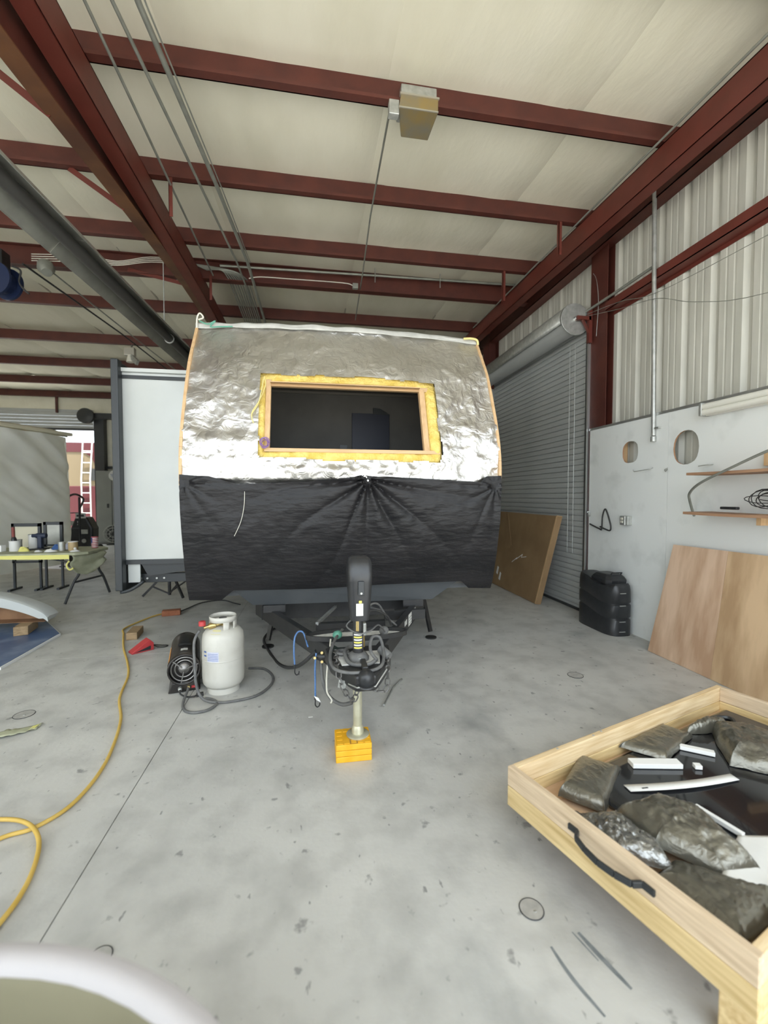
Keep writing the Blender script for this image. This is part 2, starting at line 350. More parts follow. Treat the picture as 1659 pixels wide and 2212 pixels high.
def channel(name, x0, x1, zb, zt, label, ya=-1.1, yb=15.3, web='x0', mats='steel_bright'):
    m = MB()
    for yy0, yy1 in ((ya, 7.0), (7.0, yb)):
        a, b = slope(yy0), slope(yy1)
        def q(X0, X1, Z0, Z1): m._add([(X0,yy0,Z0+a),(X1,yy0,Z0+a),(X1,yy1,Z0+b),(X0,yy1,Z0+b),(X0,yy0,Z1+a),(X1,yy0,Z1+a),(X1,yy1,Z1+b),(X0,yy1,Z1+b)], [(0,3,2,1),(4,5,6,7),(0,1,5,4),(1,2,6,5),(2,3,7,6),(3,0,4,7)])
        if web == 'x0': q(x0, x0+.008, zb, zt)
        else: q(x1-.008, x1, zb, zt)
        q(x0, x1, zb, zb+.009); q(x0, x1, zt-.009, zt)
    return tag(m.build(name, mats), label, 'beam', kind='structure')
channel('roof_channel_beam', 3.0, 3.13, 4.32, 4.56, 'red steel channel beam running above the roll-up door side', web='x0')
channel('roof_channel_beam', -1.66, -1.52, 4.32, 4.56, 'red steel channel beam beside the tapered rafter', web='x1')
# tapered main rafter left of it
m = MB(); RY = [(-1.1, 3.70), (3.2, 4.13), (4.3, 4.26), (6.6, 4.50), (9, 4.6), (15.3, 4.6)]
def strip(x0, x1, dz0, dz1, top=None, kk=0):
    V = []
    for y, z in RY: V += [(x0, y, z+dz0), (x1, y, z+dz0), (x1, y, (z+dz1) if top is None else ceil(y)-.2), (x0, y, (z+dz1) if top is None else ceil(y)-.2)]
    F = []
    for i in range(len(RY)-1):
        for j in range(4): F.append((4*i+j, 4*i+(j+1) % 4, 4*i+4+(j+1) % 4, 4*i+4+j))
    F += [(3, 2, 1, 0), tuple(4*(len(RY)-1)+j for j in range(4))]
    m._add(V, F, kk)
strip(-1.80, -1.665, 0, .012); strip(-1.738, -1.728, 0.01, 0, 1, 1)  # flange in the floor-lit brown, web in the darker red
tag(m.build('roof_rafter', ['steel_floor_lit', 'steel_red']), 'tapered brown red main rafter with floor light painted into its lower flange', 'beam', kind='structure')
# braces and hangers from the purlins
def strap(x, y, z0, z1, lab): tag(MB().box(x-.018, x+.018, y-.03, y-.026, z0, z1).box(x-.018, x-.013, y-.03, y+.01, z0, z1).build('hanger_angle', 'steel_bright'), lab, 'bracket', 'red hanger angles', 'structure')
strap(2.79, 4.62, 4.26, 4.625, 'red hanger angle on the second purlin beside the right channel beam')
strap(2.66, 5.79, 4.25, 4.665, 'red hanger angle on the third purlin beside the right channel beam')
strap(-1.345, 4.62, 4.25, 4.625, 'red hanger angle on the second purlin by the ceiling conduits')
strap(-1.40, 6.55, 4.30, 4.64, 'red hanger angle under the girder where conduits bend')
def brace(a, b, lab): tag(MB().bar(a, b, .05, .006, up=(0, 1, 0)).bar((a[0], a[1]+.02, a[2]), (b[0], b[1]+.02, b[2]), .006, .045, up=(0, 1, 0)).build('flange_brace', 'steel_bright'), lab, 'brace', 'flange braces', 'structure')
brace((-1.77, 3.42, 4.16), (-2.35, 3.42, 4.59), 'red diagonal flange brace at the first purlin')
brace((-1.77, 4.62, 4.30), (-2.25, 4.62, 4.62), 'red diagonal flange brace at the second purlin')
brace((-1.77, 6.58, 4.52), (-2.5, 6.58, 4.66), 'red diagonal flange brace under the girder')

# ------------------------------------------------------------------ right wall
WR = T('wall_right', (3.6, 5, 0), 'right wall, ribbed metal above white painted plywood panels', 'wall', kind='structure')
def rpanel(y0, z0, z1):      # one ribbed sheet 0.914 wide
    pr = []
    for k in range(3):
        b = k*.305
        pr += [(b, 0), (b+.032, .036), (b+.058, .036), (b+.09, 0), (b+.15, 0), (b+.157, .0035), (b+.168, .0035), (b+.175, 0), (b+.225, 0), (b+.232, .0035), (b+.243, .0035), (b+.25, 0)]
    pr.append((.914, 0)); V = []; F = []
    for y, d in pr: V += [(3.60+d, y0+y, z0), (3.60+d, y0+y, z1)]
    F = [(2*i, 2*i+1, 2*i+3, 2*i+2) for i in range(len(pr)-1)]
    return MB()._add(V, F).build('metal_panel', 'sheet_metal', WR, solid=.001)
p0 = rpanel(-1.2, 0, 4.9)
for k in range(1, 7): dup(p0, (0, .914*k, 0), WR)
q0 = rpanel(-1.2+.914*7, 3.55, 4.9)
for k in range(1, 3): dup(q0, (0, .914*k, 0), WR)
for k in range(10, 19): dup(p0, (0, .914*k, 0), WR)
def hole(cy, cz, ry, rz, sq=2.0, seed=1):
    out = []
    for k in range(22):
        a = 2*math.pi*k/22; r = 1+.05*noise.noise(Vector((math.cos(a)*2, math.sin(a)*2, seed)))
        c, s = math.cos(a), math.sin(a)
        out.append((cy+ry*r*math.copysign(abs(c)**(2/sq), c), cz+rz*r*math.copysign(abs(s)**(2/sq), s)*(1 if s > 0 else .95)))
    return out
def lower(y0, y1, holes=[]):
    MB().plate([(y0+.0015, .0), (y1-.0015, .0), (y1-.0015, 2.345), (y0+.0015, 2.345)], holes, lambda u, v, t: (t, u, v), 3.495, 3.478, k=0, krim=1).build('plywood_panel', ['painted_ply', 'raw_edge'], WR)
lower(3.76, 4.985, [hole(4.278, 2.005, .118, .122, 2.6, 3)])
lower(2.54, 3.76, [hole(3.556, 1.975, .142, .166, 2.2, 5)])
lower(1.32, 2.54); lower(.1, 1.32); lower(-1.2, .1)
box('top_trim', 'alu', 3.470, 3.50, -1.2, 5.0, 2.345, 2.372, WR)
for y in (4.45, 3.1, 2.0): box('stud', 'pine_z', 3.50, 3.585, y, y+.04, 0, 2.34, WR)
def csteel(name, x0, x1, y0, y1, z0, z1, lab, mat='steel_red'):
    t = .008; m = MB().box(x0, x1, y0, y0+t, z0, z1).box(x0, x1, y1-t, y1, z0, z1).box((x0+x1)/2-t/2, (x0+x1)/2+t/2, y0, y1, z0, z1)
    m.box(x0, x0+t, y0, y1, z0, z1) if name == 'wall_girt' else None
    return tag(m.build(name, mat), lab, 'column' if name == 'wall_column' else 'beam', kind='structure')
m = MB().box(3.50, 3.508, 4.735, 5.045, 0, 4.60).box(3.508, 3.59, 4.885, 4.893, 0, 4.60).box(3.59, 3.598, 4.735, 5.045, 0, 4.60)
tag(m.build('wall_column', 'steel_red'), 'red steel wall column between the roll-up door and plywood wall', 'column', kind='structure')
m = MB().box(3.40, 3.408, 8.0, 8.3, 0, 4.60).box(3.408, 3.59, 8.14, 8.148, 0, 4.60).box(3.59, 3.598, 8.0, 8.3, 0, 4.60)
tag(m.build('wall_column', 'steel_red'), 'red steel wall column at the far end of the roll-up door', 'column', kind='structure')
m = MB().box(3.47, 3.598, -1.2, 4.73, 3.735, 3.743).box(3.47, 3.478, -1.2, 4.73, 3.735, 3.83).box(3.59, 3.598, -1.2, 4.73, 3.70, 3.743)
tag(m.build('wall_girt', 'steel_bright'), 'red horizontal wall girt halfway up the ribbed metal', 'beam', kind='structure')
m = MB().box(3.44, 3.598, -1.2, 15.5, 4.53, 4.54).box(3.44, 3.45, -1.2, 15.5, 4.53, 4.72)
tag(m.build('wall_eave_beam', 'steel_red'), 'dark red beam along the top of the ribbed metal wall', 'beam', kind='structure')

# roll-up door in the right wall
D = T('door_1', (3.5, 6.5, 0), 'closed grey roll-up door of narrow horizontal slats in the right wall', 'door', kind='structure')
sl = MB().prism([(-.006, 0), (.006, .004), (.008, .03), (.004, .066), (-.006, .072), (-.002, .036)], lambda u, v, t: (3.50-u, t, v), 5.06, 7.98).build('slat', 'door_grey', D)
for k in range(1, 50): dup(sl, (0, 0, .0745*k), D)
box('slat_light_block', 'door_grey', 3.509, 3.515, 5.06, 7.98, .01, 3.75, D)  # added sheet behind the slats, blocks light leaking between them
box('bottom_bar', 'dark_metal', 3.475, 3.515, 5.06, 7.98, 0.0, .035, D)
m = MB().box(3.45, 3.462, 5.012, 5.035, 0, 3.62).box(3.46, 3.52, 5.03, 5.036, 0, 3.62); m.build('guide_track', 'alu', D)
box('guide_gap', 'dark_metal', 3.455, 3.52, 5.036, 5.062, 0, 3.6, D)
box('guide_track', 'alu', 3.45, 3.52, 7.99, 8.03, 0, 3.6, D)
MB().lathe([(.165, 0), (.165, 2.9)], (3.30, 5.10, 3.76), (0, 1, 0), 28).build('barrel', 'door_grey', D, smooth=True)
hd = [(.205*math.cos(a), .205*math.sin(a)) for a in [math.radians(x) for x in range(-20, 201, 20)]]
MB().grid(lambda u, v: (3.30+.20*math.cos(math.radians(200-215*u)), 5.09+2.93*v, 3.76+.20*math.sin(math.radians(200-215*u))), 16, 1).build('barrel_hood', 'galv', D, smooth=True, solid=.003)
pl = [(.2*math.cos(math.radians(a)), .2*math.sin(math.radians(a))) for a in range(0, 360, 18)]
MB().prism(pl, lambda u, v, t: (3.30+u, t, 3.76+v), 5.06, 5.08).build('end_plate', 'galv', D, bevel=.004)
MB().lathe([(.028, 0), (.028, .05), (.014, .05), (.014, .07)], (3.30, 5.06, 3.76), (0, -1, 0), 14).build('axle_nut', 'alu', D, smooth=True)
m = MB().box(3.28, 3.47, 4.985, 5.03, 3.73, 3.775).box(3.44, 3.485, 4.985, 5.03, 3.45, 3.88).bar((3.36, 5.007, 3.735), (3.46, 5.007, 3.56), .03, .02)
m.build('barrel_bracket', 'steel_bright', D, label='red welded bracket')
for y in (5.30, 5.42): tube('pull_chain', 'galv', [(3.462, y, 3.55), (3.464, y, .75)], .003, D, 5)

# back wall, left wall, front wall
WB = T('wall_back', (-3, 15.7, 0), 'pale insulated back wall around the open roll-up doorway', 'wall', kind='structure')
box('panel', 'insulation_white', -7.02, 4.0, YB, YB+.12, 0, 5.2, WB); box('panel', 'insulation_white', -12.2, -7.02, YB, YB+.12, 4.22, 5.2, WB); box('panel', 'insulation_white', -12.3, -11.2, YB, YB+.12, 0, 4.3, WB)
D2 = T('door_2', (-9, 15.6, 0), 'half raised grey roll-up door above the bright doorway', 'door', kind='structure')
s2 = MB().prism([(-.01, 0), (.012, .006), (.012, .09), (-.01, .10)], lambda u, v, t: (t, 15.56-u, v+3.72), -11.2, -7.05).build('slat', 'door_grey', D2)
for k in range(1, 6): dup(s2, (0, 0, .102*k), D2)
box('bottom_bar', 'dark_metal', -11.2, -7.05, 15.53, 15.6, 3.66, 3.72, D2)
MB().lathe([(.24, 0), (.24, .12), (.20, .14)], (-7.05, 15.15, 4.06), (0, -1, 0), 22).build('drive_cover', 'dark_metal', D2, smooth=True)
MB().box(-7.0, -5.6, 15.2, 15.35, 4.0, 4.18).build('drive_shaft_cover', 'dark_metal', D2)
tag(MB().box(-6.95, -6.66, 15.35, 15.58, 0, 4.2).box(-7.02, -6.95, 15.5, 15.58, 0, 3.75).build('wall_post', 'dark_metal'), 'dark steel post beside the bright doorway at the back', 'column', kind='structure')
tag(box('wall_rail', 'dark_metal', -6.66, -4.9, 15.5, 15.58, 2.42, 2.5), 'dark horizontal rail on the back wall above the grey locker', 'beam', kind='structure')
tag(box('wall_hanger', 'steel_red', -8.1, -8.04, 15.44, 15.5, 4.2, 4.72), 'short red hanger on the back wall above the roll-up door', 'bracket', kind='structure')
WLf = tag(box('wall_left', 'insulation_white', XL-.2, XL, YF, YB+.2, -.02, 5.1), 'left wall of the workshop, outside the picture', 'wall', kind='structure')

tag(box('wall_front', 'insulation_white', -4.6, -3.5, YF-.2, YF, -.02, 5.0), 'front wall beside the big door opening behind the camera', 'wall', kind='structure')
# ------------------------------------------------------------------ travel trailer
TX0, TX1 = -0.955, 1.54
PROF = [(.60, 3.66), (.72, 3.585), (.78, 3.55), (1.05, 3.468), (1.25, 3.425), (1.42, 3.404), (1.68, 3.397), (1.85, 3.409), (2.0, 3.445), (2.16, 3.50), (2.40, 3.60), (2.59, 3.69), (2.76, 3.81), (2.90, 3.91), (2.98, 3.965)]
def fy(z):      # smooth front profile
    return (interp(PROF, z-.05) + 2*interp(PROF, z) + interp(PROF, z+.05))/4
TR = T('travel_trailer', (.29, 6.5, 0), 'stripped travel trailer with foil-wrapped curved front, black sheet below and a window hole', 'trailer')
# foil front with ragged window hole
HX0, HX1, HZ0, HZ1 = -.405, 1.035, 1.80, 2.515
def crown(x): return .045*(1-((x-.29)/1.25)**2)
def foil_pt(u, v):
    x = TX0+(TX1-TX0)*u; z = 1.60+(2.965+crown(x)-1.60)*v
    lw = max(0, min(1, (2.05-z)/.25))*max(0, min(1, (z-1.60)/.10))
    d = .026*(ridge(x, z, 1.0, 1.5)-.45) + (.016+.019*lw)*(ridge(x*1.1, z*1.1, 4.0, 4.0)-.5) + (.005+.006*lw)*(ridge(x, z, 9, 11)-.5)
    ed = min(abs(x-HX0), abs(x-HX1)) if HZ0-.1 < z < HZ1+.1 else 1
    d += .02*max(0, (z-2.3))*nz3(x, z, 3.0, 7)
    sag_ = .03*math.exp(-((x+.55)/.22)**2-((z-1.93)/.06)**2) + .02*math.exp(-((x-.2)/.5)**2-((z-1.72)/.04)**2)
    bk = max(0, min(1, (1.655-z)/.04))
    return (x, fy(z)-.018*(1-bk)+.012*bk-(d+sag_)*(1-bk), z)
def foil_keep(u, v):
    x = TX0+(TX1-TX0)*u; z = 1.60+(2.965+crown(x)-1.60)*v
    w = .018*nz3(x, z, 2, 5)+.012*nz3(x, z, 5, 13)
    return not (HX0-.0+w < x < HX1+w and HZ0+w+.04*max(0, .2-x) < z < HZ1+w*.8-.05*max(0, x-.55))
MB().grid(foil_pt, 200, 110, foil_keep).build('foil_sheet', 'foil', TR, smooth=True, label='crumpled silver foil sheet')
def tarp_top(x): return 1.655 + interp([(-.96, .022), (-.75, .012), (-.55, -.045), (-.2, -.03), (.2, -.005), (.38, .028), (.6, .018), (1.0, .0), (1.36, -.022), (1.41, .028), (1.54, .035)], x) + .006*nz3(x, 0, 0, 9)
def tarp_bot(x): return interp([(-.96, .70), (-.72, .69), (-.62, .775), (.0, .765), (.6, .785), (1.26, .79), (1.34, .72), (1.54, .71)], x)
def tarp_pt(u, v):
    x = TX0-.006+(TX1-TX0+.012)*u; zb, zt = tarp_bot(x), tarp_top(x); z = zb+(zt-zb)*v
    def star(cx, cz, fr, amp, reach):
        dx, dz = x-cx, z-cz; r = math.hypot(dx, dz)+1e-5; th = math.atan2(dx, -dz)
        return amp*math.exp(-r/reach)*min(1, r/.05)*(abs(math.sin(fr*th+1.3*nz3(th*2, r, 1, 1)))**.8)*(1 if abs(th) < 1.9 else .3)
    d = star(.43, 1.655, 7, .045, .55) + star(-.93, 1.62, 6, .018, .3) + star(1.49, 1.60, 6, .018, .3)
    d += .007*ridge(x*.6, z, 3, 3.5)*max(.25, min(1, (z-.9)/.4)) + .003*nz3(x, z, 7, 14)
    return (x, fy(z)-.024-d, z)
MB().grid(tarp_pt, 230, 90).build('plastic_sheet', 'tarp_black', TR, smooth=True, label='black plastic sheet gathered to one nail')
MB().lathe([(.0, .0), (.008, .002), (.008, .006), (0, .008)], (.43, 3.345, 1.642), (0, -1, 0), 8).build('nail', 'alu', TR)
tube('thread', 'wire_white', smoothpath([(-.50, 3.365, 1.57), (-.505, 3.36, 1.45), (-.53, 3.36, 1.33), (-.58, 3.37, 1.22)], 5), .0025, TR, 5)
# wooden corner strips along both edges
for x, s in ((TX0, -1), (TX1, 1)):
    m = MB(); P = [(x, fy(z)-.004, z) for z in [1.60+.07*k for k in range(20)]]
    for a, b in zip(P, P[1:]): m.bar(a, b, .022, .05, up=(0, -1, 0))
    m.build('corner_strip', 'pine_z', TR)
    m = MB(); V = []; zs = [.80+.11*k for k in range(21)]
    for z in zs: z = min(z, 2.96); V += [(x-.01*s, fy(z)+.02, z), (x-.01*s, 9.6, z)]
    m._add(V, [(2*i, 2*i+1, 2*i+3, 2*i+2) for i in range(20)]); m.build('side_wall', 'gel_white', TR, solid=.02)
MB().grid(lambda u, v: (TX0-.01+(TX1-TX0+.02)*u, 3.945+5.65*v, 2.985+crown(TX0+(TX1-TX0)*u)), 16, 2).build('roof_sheet', 'paper_white', TR, smooth=True, solid=.02)
MB().grid(lambda u, v: (TX0-.012+(TX1-TX0+.024)*u, 3.925-.012*v+.012*nz3(u*9, v, 0, 2), 2.99+crown(TX0+(TX1-TX0)*u)-.045*v-.012*nz3(u*14, v, 4, 1)), 60, 3).build('roof_edge_tape', 'roof_edge', TR, smooth=True, solid=.004)
# dome of wires at the roof corners
tube('corner_wire', 'wire_green', smoothpath([(-.93, 3.90, 3.00), (-.86, 3.88, 2.97), (-.80, 3.88, 3.0), (-.84, 3.88, 2.95), (-.76, 3.88, 2.955), (-.66, 3.885, 2.965)], 6), .006, TR, 6)
tube('corner_wire', 'wire_white', smoothpath([(-.955, 3.92, 2.93), (-.95, 3.90, 3.02), (-.925, 3.89, 3.06), (-.90, 3.90, 3.03), (-.94, 3.9, 3.01)], 6), .007, TR, 6)
tube('corner_wire', 'wire_yellow', smoothpath([(1.40, 3.89, 2.985), (1.47, 3.885, 2.99), (1.53, 3.89, 2.98), (1.545, 3.90, 2.94)], 6), .010, TR, 6)
# window framing, sub-parts of the frame
FR = MB().box(-.325, .905, 3.56, 3.62, 2.43, 2.436).build('window_frame', 'pine_x', TR)
def stud(x0, x1, z0, z1, dy=.0, dp=.05, mat='pine_z', nm='frame_stud', th=None):
    y0, y1 = fy(z0)+dy, fy(z1)+dy
    return MB()._add([(x0,y0,z0),(x1,y0,z0),(x1,y0+dp,z0),(x0,y0+dp,z0),(x0,y1,z1),(x1,y1,z1),(x1,y1+dp,z1),(x0,y1+dp,z1)],
        [(0,3,2,1),(4,5,6,7),(0,1,5,4),(1,2,6,5),(2,3,7,6),(3,0,4,7)]).build(nm, mat, FR, bevel=.003)
stud(-.362, -.322, 1.862, 2.468, 0); stud(.905, .952, 1.89, 2.432, .004); stud(.985, 1.03, 1.83, 2.35, .03, .03)
stud(-.325, .985, 2.412, 2.452, .012, .05, 'pine_x', 'frame_rail'); stud(-.36, 1.04, 1.862, 1.892, .0, .05, 'pine_x', 'frame_rail'); stud(-.395, -.365, 1.86, 2.30, .02, .03)
def wool(x0, x1, z0, z1, sd_, nu, nv):
    def f(u, v):
        x = x0+(x1-x0)*u; z = z0+(z1-z0)*v; e = 4*min(u, 1-u, .25)*min(1, 4*min(v, 1-v, .25)+.15)
        return (x, fy(z)+.03-.032*min(1, e*1.5)-.006*nz3(x, z, sd_, 25), z)
    return MB().grid(f, nu, nv).build('glass_wool', 'glasswool', TR, smooth=True)
wool(-.43, 1.05, 2.445, 2.55, 1, 60, 8); wool(-.43, 1.06, 1.775, 1.872, 2, 60, 8); wool(.955, 1.06, 1.8, 2.47, 3, 8, 40); wool(-.44, -.36, 1.8, 2.52, 4, 8, 40)
tube('wire_loop', 'wire_yellow', smoothpath([(-.372, 3.575, 2.47), (-.36, 3.56, 2.40), (-.40, 3.50, 2.27), (-.455, 3.46, 2.16), (-.44, 3.44, 2.08), (-.455, 3.46, 2.15), (-.405, 3.49, 2.25), (-.375, 3.56, 2.45)], 5), .004, TR, 5)
P = []
for k in range(60): a = k*.55; P.append((-.355+.03*math.cos(a)+.008*math.sin(k*.31), 3.395+.008*math.cos(k*.7), 1.925+.034*math.sin(a)+.01*math.sin(k*.17)))
tube('wire_coil', 'wire_purple', P, .003, TR, 5)
# interior seen through the hole
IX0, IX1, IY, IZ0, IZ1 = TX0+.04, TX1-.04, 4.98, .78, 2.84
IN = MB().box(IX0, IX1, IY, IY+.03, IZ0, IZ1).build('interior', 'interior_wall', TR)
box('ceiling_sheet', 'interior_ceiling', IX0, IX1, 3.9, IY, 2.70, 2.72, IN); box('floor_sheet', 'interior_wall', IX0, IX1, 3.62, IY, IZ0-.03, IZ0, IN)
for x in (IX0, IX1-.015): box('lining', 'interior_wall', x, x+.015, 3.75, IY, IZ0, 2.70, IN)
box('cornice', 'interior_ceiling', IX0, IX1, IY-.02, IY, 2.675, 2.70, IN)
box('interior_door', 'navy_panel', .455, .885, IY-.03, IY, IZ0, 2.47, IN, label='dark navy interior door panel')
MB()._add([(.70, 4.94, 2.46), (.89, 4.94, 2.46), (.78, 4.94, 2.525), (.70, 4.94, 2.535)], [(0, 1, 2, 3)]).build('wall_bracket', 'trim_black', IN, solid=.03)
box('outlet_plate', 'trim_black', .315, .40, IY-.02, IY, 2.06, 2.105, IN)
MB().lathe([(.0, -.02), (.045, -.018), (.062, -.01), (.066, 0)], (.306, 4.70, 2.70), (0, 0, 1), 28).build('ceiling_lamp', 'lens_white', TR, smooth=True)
# belly and rear body
MB()._add([(-.66, 3.56, .80), (1.27, 3.55, .81), (1.05, 3.70, .60), (-.50, 3.74, .60), (-.66, 9.5, .80), (1.27, 9.5, .80), (1.05, 9.5, .58), (-.50, 9.5, .58)],
          [(0, 1, 2, 3), (3, 2, 6, 7), (0, 3, 7, 4), (1, 5, 6, 2), (4, 7, 6, 5)]).build('underbelly', 'belly_grey', TR)
box('body_floor', 'belly_grey', TX0+.01, TX1-.01, 3.68, 9.55, .70, .78, TR)
MB()._add([(TX0, 9.56, .7), (TX1, 9.56, .7), (TX1, 9.56, 2.98), (TX0, 9.56, 2.98)], [(0, 1, 2, 3)]).build('rear_wall', 'gel_white', TR, solid=.03)
for k, (x, y) in enumerate([(-.75, 7.0), (1.33, 7.0), (-.75, 7.9), (1.33, 7.9)]):
    MB().lathe([(.18, -.1), (.33, -.1), (.36, -.06), (.36, .06), (.33, .1), (.18, .1)], (x, y, .36), (1, 0, 0), 26).build('wheel', 'rubber', TR, smooth=True)
# A-frame tongue and coupler
TG = MB()
for a, b in (((-.50, 4.12, .485), (.215, 2.58, .485)), ((1.06, 4.12, .485), (.345, 2.58, .485))): pass
def rail(a, b, nm):
    d = (Vector(b)-Vector(a)).normalized(); m = MB().bar(a, b, .052, .125); return m.build(nm, 'black_paint', TGO, bevel=.004)
TGO = MB().box(.02, .56, 3.30, 3.36, .43, .54).build('tongue', 'black_paint', TR)
rail((-.50, 4.10, .488), (.215, 2.56, .488), 'tongue_rail'); rail((1.06, 4.10, .488), (.345, 2.56, .488), 'tongue_rail')
box('cross_member', 'black_paint', -.45, 1.0, 3.92, 4.0, .42, .56, TGO); box('cross_member', 'black_paint', .60, .95, 3.55, 3.60, .47, .55, TGO)
for x, y, sg in ((-.32, 3.72, 1), (.88, 3.72, -1)): box('support_plate', 'black_paint', x-.09, x+.09, y-.02, y+.02, .54, .60, TGO)
MB().bar((.20, 3.85, .53), (.03, 3.30, .545), .022, .022).build('brace_rod', 'galv', TGO)
# labels on the right rail
rd = (Vector((.345, 2.56, 0))-Vector((1.06, 4.10, 0))).normalized(); rn = Vector((-rd.y, rd.x, 0)); rn = rn if rn.y < 0 else -rn
rn = Vector((rn.x, rn.y, 0)); rn = Vector((.907, -.421, 0))
def rail_label(s0, s1, z0, z1, mat, off=.0275):
    c = Vector((1.06, 4.10, 0)); a = c+rd*s0+rn*off; b = c+rd*s1+rn*off
    MB()._add([(a.x, a.y, z0), (b.x, b.y, z0), (b.x, b.y, z1), (a.x, a.y, z1)], [(0, 1, 2, 3)]).build('rail_label', mat, TGO, solid=.001)
rail_label(.62, .74, .45, .545, 'sticker_white'); rail_label(.45, .55, .505, .54, 'sticker_white'); rail_label(.45, .55, .455, .49, 'sticker_white')
for k in range(3): rail_label(.632, .73, .465+.025*k, .468+.025*k, 'sticker_ink', .029)
for k in range(2): rail_label(.80+.05*k, .83+.05*k, .49, .53, 'sticker_white')
# gas bottle tray
CX = .30; TY = 2.93
m = MB(); ring = [(CX+.345*math.cos(a), TY+.095*math.sin(a)) for a in [2*math.pi*k/40 for k in range(40)]]
m.prism(ring, lambda u, v, t: (u, v, t), .553, .560); m.build('bottle_tray', 'dust_white', TGO)
m = MB()
for sx_, r0 in ((1.0, 1.0),):
    V = []; 
    for k in range(40):
        a = 2*math.pi*k/40
        for rr, z in ((1.0, .553), (1.0, .585), (.965, .585), (.965, .553)): V.append((CX+.352*rr*math.cos(a), TY+.102*(rr if rr == 1 else .86)*math.sin(a), z))
    F = []
    for k in range(40):
        for j in range(4): F.append((4*k+j, 4*k+(j+1) % 4, 4*((k+1) % 40)+(j+1) % 4, 4*((k+1) % 40)+j))
    m._add(V, F)
m.build('tray_rim', 'black_paint', TGO)
for x in (.12, .48): box('tray_slot', 'trim_black', x-.05, x+.05, TY-.012, TY-.004, .560, .5615, TGO)
# coupler: tapering steel plate with nose
cp = [(.07, 2.74), (.49, 2.74), (.465, 2.54), (.375, 2.34), (.335, 2.265), (.225, 2.265), (.185, 2.34), (.10, 2.54)]
CO = MB().prism(cp, lambda u, v, t: (u, v, t), .465, .556).build('coupler', 'black_paint', TR, bevel=.015)
MB().prism([(.16, 2.42), (.38, 2.42), (.41, 2.62), (.13, 2.62)], lambda u, v, t: (u, v, t), .553, .562).build('coupler_plate', 'dust_white', CO, bevel=.006)
MB().lathe([(.044, 0), (.046, .025), (.040, .05), (.024, .066), (0, .072)], (.282, 2.285, .515), (0, -.3, 1), 22).build('ball_socket', 'black_plastic', CO, smooth=True)
MB().box(.266, .298, 2.31, 2.44, .555, .585).build('latch_lever', 'black_paint', CO, bevel=.006)
MB().lathe([(.05, -.006), (.054, 0), (.05, .006)], (.282, 2.28, .508), (0, -.3, 1), 22).build('socket_lip', 'black_paint', CO, smooth=True)
tube('safety_pin', 'galv', [(.19, 2.33, .49), (.23, 2.25, .50), (.33, 2.25, .50), (.40, 2.30, .57)], .004, CO, 6)
MB().prism([(.135, .45), (.175, .445), (.182, .49), (.142, .495)], lambda u, v, t: (u, t-.45*(u-.1), v), 2.40, 2.402).build('maker_plate', 'galv', CO)
# electric jack
JX, JY = .262, 2.5
JK = MB().lathe([(.031, .56), (.031, .90)], (JX, JY, 0), (0, 0, 1), 20).build('tongue_jack', 'black_paint', TR, smooth=True)
m = MB(); lv = [(.80, .055, .045, .07, .015), (.90, .064, .052, .085, .012), (1.03, .071, .06, .095, .012), (1.075, .073, .062, .10, .01), (1.13, .071, .04, .10, .012), (1.155, .062, .02, .085, .02), (1.166, .045, -.0, .06, .02)]
V = []; F = []; NS = 28
for z, hx, yf, yb, _ in lv:
    for k in range(NS):
        a = 2*math.pi*k/NS; c, s = math.cos(a), math.sin(a); e = .42
        V.append((JX+.008+hx*math.copysign(abs(c)**e, c), JY+.01+((yb if s > 0 else yf+.02)*math.copysign(abs(s)**e, s)), z))
for i in range(len(lv)-1):
    for k in range(NS): F.append((i*NS+k, i*NS+(k+1) % NS, (i+1)*NS+(k+1) % NS, (i+1)*NS+k))
F += [tuple(range(NS))[::-1], tuple((len(lv)-1)*NS+k for k in range(NS))]
m._add(V, F); m.build('jack_housing', 'black_plastic', JK, smooth=True)
fyj = JY-.072
box('switch_panel', 'trim_black', JX-.008, JX+.028, fyj-.012, fyj+.02, .955, 1.035, JK, bevel=.003)
MB().lathe([(.008, 0), (.006, .008)], (JX+.01, fyj-.010, .968), (0, -1, 0), 10).build('switch_knob', 'galv', JK, smooth=True)
box('jack_sticker', 'sticker_white', JX-.018, JX+.022, fyj+.003, fyj+.006, .835, .905, JK); box('warning_dot', 'sticker_yellow', JX-.002, JX+.014, fyj+.001, fyj+.004, .908, .922, JK)
MB().lathe([(.0318, 0), (.0318, .095)], (JX, JY, .625), (0, 0, 1), 20, cap=False).build('warning_sticker', 'sticker_ink', JK, smooth=True)
for k in range(6):
    z = .632+.0155*k
    MB().grid(lambda u, v: (JX+.0324*math.sin(-.95+1.6*u), JY-.0324*math.cos(-.95+1.6*u), z+.008*v), 8, 1).build('sticker_line', 'sticker_yellow' if k % 2 == 0 else 'sticker_white', JK, smooth=True)
MB().grid(lambda u, v: (JX+.0316*math.sin(-.5+.5*u), JY-.0316*math.cos(-.5+.5*u), .735+.09*v), 6, 1).build('jack_shine_band', 'brass', JK, smooth=True)
MB().lathe([(.065, .556), (.065, .575), (.045, .60), (.033, .605)], (JX, JY, 0), (0, 0, 1), 22).build('jack_flange', 'grey_rubber', JK, smooth=True)
for k in range(3):
    a = .6+2.09*k; MB().lathe([(.012, 0), (.012, .014)], (JX+.053*math.cos(a), JY+.053*math.sin(a), .575), (0, 0, 1), 6).build('bolt', 'galv', JK)
MB().lathe([(.0265, .11), (.0265, .44)], (JX-.004, JY, 0), (0, 0, 1), 20).build('inner_tube', 'zinc_yellow', JK, smooth=True)
